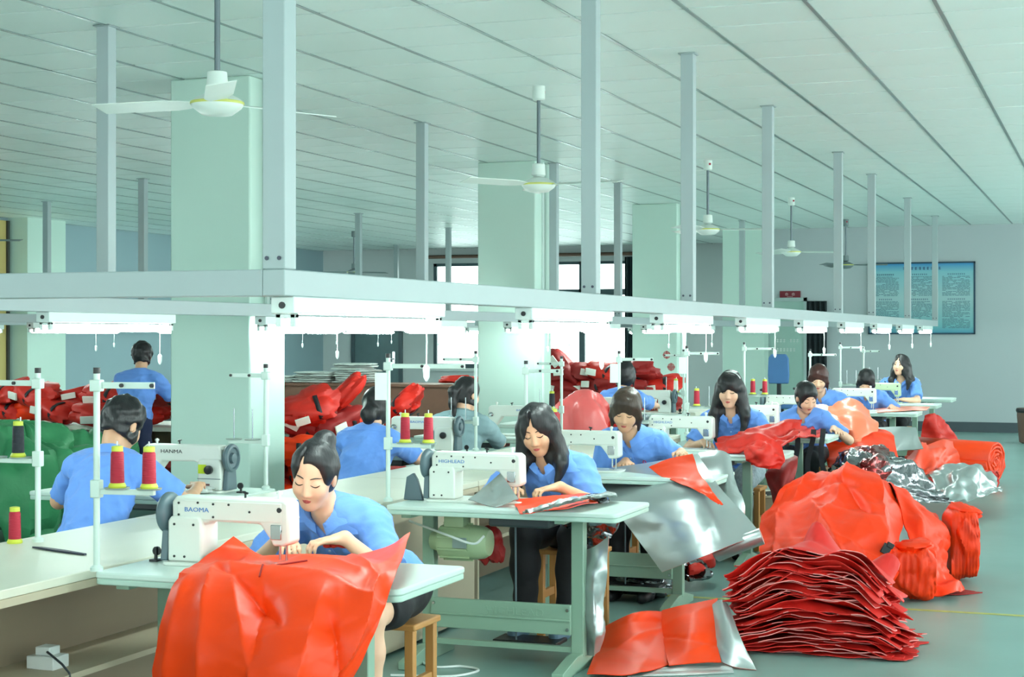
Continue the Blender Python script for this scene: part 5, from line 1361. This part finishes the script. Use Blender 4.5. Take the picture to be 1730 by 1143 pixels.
sheet('orange_strip', net, [PALEO], 10, 30, .006, .2, .004, 86, label='orange strip lying along the seventh table', cat='fabric sheet')
# red garment on the fourth table, straps on the fifth
net = [[Yp(1215, 742, 11.1), Yp(1260, 725, 11.15), Yp(1310, 716, 11.2), Yp(1355, 712, 11.3)], [Yp(1210, 752, 10.9), Yp(1255, 738, 10.85), Yp(1305, 730, 10.9), Yp(1350, 728, 11.1)], [Yp(1225, 768, 10.7), Yp(1265, 760, 10.65), Yp(1310, 752, 10.7), Yp(1345, 745, 10.9)]]
sheet('red_garment', net, [RED], 40, 50, .035, .13, .01, 91, label='crumpled red garment on the end of the fourth table', cat='garment', fine=.012)
net = [[Yp(1262, 750, 10.68), Yp(1290, 742, 10.62), Yp(1318, 748, 10.66)], [Yp(1258, 768, 10.58), Yp(1292, 762, 10.5), Yp(1328, 772, 10.56)], [Yp(1265, 785, 10.56), Yp(1290, 790, 10.5), Yp(1318, 792, 10.56)]]
sheet('red_sleeve', net, [RED], 30, 30, .03, .1, .01, 92, label='red sleeve hanging over the edge of the fourth table', cat='garment', fine=.01)
net = [[Yp(1300, 770, 11.4), Yp(1325, 765, 11.4), Yp(1345, 760, 11.5)], [Yp(1300, 810, 11.3), Yp(1322, 812, 11.2), Yp(1342, 805, 11.3)], [Yp(1310, 850, 11.2), Yp(1325, 858, 11.1), Yp(1345, 850, 11.2)]]
sheet('red_cloth_drape', net, [DRED], 30, 30, .05, .14, .006, 93, label='dark red cloth hanging below the fourth table', cat='fabric sheet')
for k, (u0, v0, u1, v1) in enumerate(((1346, 724, 1342, 808), (1372, 725, 1366, 800), (1388, 724, 1392, 806))):
    A = [Yp(u0 + (u1 - u0) * t_ + 3 * math.sin(t_ * 5 + k), v0 + (v1 - v0) * t_, 12.56 - .03 * t_) for t_ in np.linspace(0, 1, 9)]
    b = MB(); w_ = Vector((.02, 0, 0)); y_ = Vector((0, .003, 0))
    b.strip([p - w_ for p in A], [p + w_ for p in A]); b.strip([p - w_ + y_ for p in A], [p + w_ + y_ for p in A]); b.strip([p - w_ for p in A], [p - w_ + y_ for p in A]); b.strip([p + w_ for p in A], [p + w_ + y_ for p in A])
    tag(b.build('webbing_strap', BSTRAP), ['left', 'middle', 'right'][k] + ' black webbing strap hanging from the fifth table', 'strap', 'black webbing straps')
net = [[atZ(1300, 728, TZ + .01), atZ(1350, 722, TZ + .04), atZ(1388, 720, TZ + .01)], [atZ(1302, 742, TZ + .01), atZ(1345, 738, TZ + .05), atZ(1392, 734, TZ + .01)]]
sheet('red_garment', net, [RED], 20, 40, .02, .1, .01, 94, label='red garment piece under the arms of the woman in profile', cat='garment')
bx_ = empty('plywood_box', (-2.3, 12.1, 0)); tag(bx_, 'low plywood box under the fifth table', 'box')
MB().box(-.3, .3, -.2, .2, 0, .36).build('box_body', PLY, bx_, bevel=.005); MB().box(-.32, .32, -.22, .22, .36, .38).build('box_lid', PLY_TOP, bx_, bevel=.004)
for k in range(3): MB().tube([(-.28 + .1 * k, -.23, .385), (-.1 + .1 * k, 0, .386), (.05 + .1 * k, .22, .386)], .006, 6).build('black_cord', BLACK, bx_)
# ---- red jackets: prototypes with strap and reflective patch, copied into the heaps
def jacket_proto(seed, m, dims, patch=True, strap=True):
    t = empty('red_jacket')
    link('shell', lump_mesh('shell', dims, seed, m, crump=.13, n=40, sq=3.4, cells=22, fine=.03), t)
    if strap:
        b = MB(); x = dims[0] * .12
        pts = [(x, dims[1] * .5 * math.cos(a) * 1.03, dims[2] * .5 + dims[2] * .54 * math.sin(a)) for a in np.linspace(0, 2 * math.pi, 17)]
        b.strip([(p[0] - .02, p[1], p[2]) for p in pts], [(p[0] + .02, p[1], p[2]) for p in pts])
        o = b.build('strap', BSTRAP, t); md = o.modifiers.new('thickness', 'SOLIDIFY'); md.thickness = .006
    if patch:
        MB().box(-dims[0] * .33, -dims[0] * .08, -dims[1] * .56, -dims[1] * .51, dims[2] * .4, dims[2] * .75).build('reflective_patch', PATCH, t, bevel=.004)
    return t
JP = [jacket_proto(101, RED, (.5, .38, .2)), jacket_proto(102, ORANGE2, (.46, .36, .18), patch=False), jacket_proto(103, RED, (.55, .3, .16), strap=False), jacket_proto(104, DRED, (.5, .36, .2))]
JU = [False] * 4
def jacket(k, loc, rot, label, group):
    if JU[k]: t = copy_tree(JP[k])
    else: t = JP[k]; JU[k] = True
    t.location = loc; t.rotation_euler = rot; tag(t, label, 'jacket', group); return t
# counter at the left with jackets
CT = empty('packing_counter', (-9.6, 13.55, 0)); tag(CT, 'long low counter under the red jackets at the left', 'counter')
MB().box(-2.4, 2.1, -.5, .5, .66, .70).build('counter_top', PLY_TOP, CT, bevel=.004)
for x in (-2.35, -.8, .7, 2.05): MB().box(x - .02, x + .02, -.48, .48, 0, .66).build('upright', PLY, CT, smooth=0)
MB().box(-2.35, 2.05, .44, .46, .05, .66).build('back_panel', PLY, CT, smooth=0); MB().box(-2.33, 2.03, -.46, .44, .3, .32).build('shelf', PLY, CT, smooth=0)
rj = random.Random(11)
gl_ = 'red jackets heaped on the left counter'
for k in range(22):
    jacket(rj.choice((0, 0, 1, 2, 0)), (-11.8 + 4.0 * (k % 11) / 10 + rj.uniform(-.1, .1), 13.3 + rj.uniform(-.15, .35), .70 + (.0 if k < 11 else .17) + rj.uniform(0, .02)), (rj.uniform(-.15, .3), rj.uniform(-.2, .2), rj.uniform(-.5, .5)), 'red jacket with dark strap heaped on the left counter', gl_)
jacket(1, (-8.1, 11.6, .35), (.4, .3, .4), 'red jacket with dark straps hanging below the counter, by the first pillar', None)
# floor heap behind the woman with netted hair
gf = 'red garments heaped on the floor beyond the pillar'
for k in range(46):
    ly = k // 12; a = rj.uniform(0, 6.28); rr_ = rj.uniform(.1, 1.0) * (1.1 - ly * .22)
    jacket(rj.choice((0, 2, 2, 1, 3)), (-6.75 + rr_ * math.cos(a) * 1.15, 12.9 + rr_ * math.sin(a) * .9, ly * .22 + rj.uniform(0, .06)), (rj.uniform(-.5, .5), rj.uniform(-.5, .5), rj.uniform(0, 6)), 'red garment in the floor heap beyond the large pillar', gf)
for k, (u, v, Y, rot, lab) in enumerate(((585, 672, 13.0, (.2, -.75, .2), 'red flap sticking up highest from the floor heap'), (530, 690, 12.8, (.5, -.3, .5), 'large red garment on the left top of the floor heap'), (690, 690, 13.4, (.3, -.6, -.3), 'red garment with white patch right of the netted hair'))):
    jacket(0 if k else 2, Yp(u, v + 14, Y), rot, lab, None)
# dark red heap before the window on its own low table
DT = empty('low_table', (-5.0, 17.15, 0)); tag(DT, 'low table under the dark red heap before the window', 'table')
MB().box(-1.0, .9, -.45, .45, .70, .74).build('table_top', PLY_TOP, DT, bevel=.004)
for x in (-.95, .85):
    for y in (-.4, .4): MB().box(x - .025, x + .025, y - .025, y + .025, 0, .70).build('leg', LEG_M, DT, smooth=0)
for k in range(14):
    ly = k // 5
    jacket(3 if k % 3 else 0, (-5.75 + (k % 5) * .28 + ly * .05, 17.0 + rj.uniform(-.15, .15), .74 + ly * .15), (rj.uniform(-.3, .3), rj.uniform(-.3, .3), rj.uniform(-.6, .6)), 'dark red jacket in the heap before the far window', 'dark red jackets before the window')
jacket(3, (-5.72, 17.0, 1.12), (.1, .9, .1), 'dark red jacket on end at the top of the window heap', None)
for k in range(5):
    jacket((0, 3)[k % 2], (-4.15 + .12 * k, 18.3 + .5 * k, .0 + .0), (0, 0, k * .8), 'red jacket on the floor between the rows far back', 'red jackets far back on the floor')
# pink plastic sack
thing_lump('plastic_sack', 'bulging pink red plastic sack left of the brown fringed woman', 'sack', (-4.32, 13.36, 0), (.56, .44, .92), 7, PINKP, .2, crump=.2, n=60, sq=3.0, cells=30)
thing_lump('plastic_sack', 'small red plastic sack behind the bulging pink one', 'sack', (-3.88, 13.45, 0), (.32, .34, .84), 8, RED, .2, crump=.25)
# green sacks
for k, (u, v, Y, dm, lab) in enumerate(((35, 886, 10.4, (1.0, .9, .74), 'large bulging green woven sack at the left edge'), (150, 800, 11.9, (.7, .6, .62), 'smaller green woven sack between the big sack and the seated worker'), (-60, 880, 11.0, (.9, .8, .72), 'green woven sack cut off by the left picture edge'))):
    p = Yp(u, v, Y); thing_lump('green_sack', lab, 'sack', (p.x, p.y, 0.0), dm, 110 + k, GREENS, .4 * k, crump=.16, n=64, sq=2.8, cells=40, pleat=9, group='green woven sacks')
# far brown counter with white stacks and pink cloth
FC = empty('brown_counter', (-10.4, 23.2, 0)); tag(FC, 'brown wooden counter before the far window', 'counter')
RBW = mat('red_brown_wood', (128, 88, 70), .5, var=.1, vscale=4.)
MB().box(-2.2, 2.0, -.4, .4, .76, .80).build('counter_top', RBW, FC, bevel=.004); MB().box(-2.15, 1.95, -.36, .36, 0, .76).build('cabinet', RBW, FC, smooth=0)
wn = 0
for (x, n_, w_) in ((-11.76, 5, .62), (-11.08, 9, .62), (-12.36, 3, .5)):
    for k in range(n_):
        o = link('folded_white_cloth', lump_mesh('fw', (w_, .55, .035), 200 + wn, WHITEC, crump=.05, n=28, sq=5, cells=12)); o.location = (x + rj.uniform(-.04, .04), 23.15 + rj.uniform(-.04, .04), .80 + k * .034); o.rotation_euler = (0, 0, rj.uniform(-.1, .1)); wn += 1
        tag(o, 'folded white cloth in the stacks on the brown counter', 'folded cloth', 'folded white cloths')
thing_lump('pink_cloth', 'folded pink red cloth on the right of the brown counter', 'folded cloth', (-9.3, 23.1, .80), (.7, .4, .12), 250, RED, .1, crump=.15)
# small red folded pieces by the left machine
thing_lump('red_roll_piece', 'small red rolled piece beside the machine left of the bench', 'fabric scrap', (-4.42, 7.05, TZ + .035), (.12, .06, .05), 260, RED, .3, crump=.1)
thing_lump('red_roll_piece', 'lower small red rolled piece beside the machine left of the bench', 'fabric scrap', (-4.40, 7.02, TZ), (.13, .06, .04), 261, RED, .2, crump=.1)
thing_lump('white_cloth', 'white cloth under the machine left of the bench', 'cloth', (-4.38, 7.12, TZ + .0), (.3, .16, .03), 262, WHITEC, .1, crump=.15)
thing_lump('red_pouch', 'small red pouch hanging under the second table', 'pouch', Yp(828, 955, 7.35), (.12, .1, .16), 263, DRED, .1, crump=.2)
# white cable on the floor near the second table
pts = [Yp(692, 880, 7.3), Yp(720, 890, 7.2), Yp(760, 905, 7.1), Yp(800, 918, 7.1), Yp(818, 905, 7.1)]
tag(MB().tube(cr_matrix(5, 30) @ np.array([tuple(p) for p in pts]), .006, 8).build('motor_cable', WPL), 'white motor cable drooping below the second table', 'cable')
pts = [atZ(680, 1075, .006), atZ(720, 1122, .006), atZ(780, 1125, .006), atZ(808, 1132, .006), atZ(760, 1142, .006), atZ(660, 1140, .006)]
tag(MB().tube(cr_matrix(6, 40) @ np.array([tuple(p) for p in pts]), .006, 8).build('floor_cable', WPL), 'white cable curling on the floor before the second table', 'cable')
# blue office chair at the far right, brown bin at the edge
oc = empty('office_chair', (-4.72, 24.4, 0)); tag(oc, 'blue mesh office chair before the glass door', 'chair')
CH = mat('blue_chair_mesh', (74, 120, 176), .6)
MB().prism([(-.15, .82), (.15, .82), (.16, .95), (.15, 1.2), (.11, 1.26), (-.11, 1.26), (-.15, 1.2), (-.16, .95)], -.03, .02).build('backrest', CH, oc, bevel=.015); MB().prism(rounded_rect(-.24, .24, .04, .5, .08), .44, .52, 0, 'z').build('seat', CH, oc, bevel=.02)
MB().cyl((0, .26, .08), (0, .26, .44), .03).build('gas_column', BLACK, oc)
for k in range(5):
    a = k * 1.2566; MB().tube([(0, .26, .1), (.28 * math.cos(a), .26 + .28 * math.sin(a), .07)], [.025, .018], 8).cyl((.28 * math.cos(a), .26 + .28 * math.sin(a) - .02, .035), (.28 * math.cos(a), .26 + .28 * math.sin(a) + .02, .035), .035).build('base_arm', BLACK, oc)
for s in (-1, 1): MB().tube([(s * .22, .02, .75), (s * .29, .1, .72), (s * .29, .3, .7), (s * .24, .3, .5)], .018, 8).build('armrest', BLACK, oc)
MB().box(-.03, .03, .0, .06, .46, .9).build('back_bracket', BLACK, oc, bevel=.005)
bn = empty('brown_bin', (-1.06, 24.6, 0)); tag(bn, 'brown leather bin at the right picture edge', 'bin')
BRL = mat('brown_leather', (92, 66, 52), .5, var=.1)
MB().lathe([(.2, 0), (.24, .02), (.27, .4), (.26, .5)], n=24).build('bin_body', BRL, bn); MB().lathe([(.275, .44), (.285, .47), (.275, .5), (.26, .5)], n=24, caps=False).build('bin_rim', BLACK, bn)
# two crimson paper-cut characters glued to the far pillar
PC = mat('crimson_paper', (196, 40, 50), .6)
for k, (x, z_, lab) in enumerate(((-5.62, 1.28, 'left red paper ornament on the farthest pillar'), (-5.56, 1.12, 'lower red paper ornament on the farthest pillar'))):
    b = MB()
    for q in range(3): b.lathe([(.05 - .013 * q, 0), (.05 - .013 * q, .002), (.043 - .013 * q, .002), (.043 - .013 * q, 0)], (0, 0, 0), (0, -1, 0), 14, caps=False)
    o = b.box(-.055, .055, -.002, 0, -.004, .004).box(-.004, .004, -.002, 0, -.055, .055).build('paper_ornament', PC); o.location = (x, 21.296, z_); tag(o, lab, 'ornament')
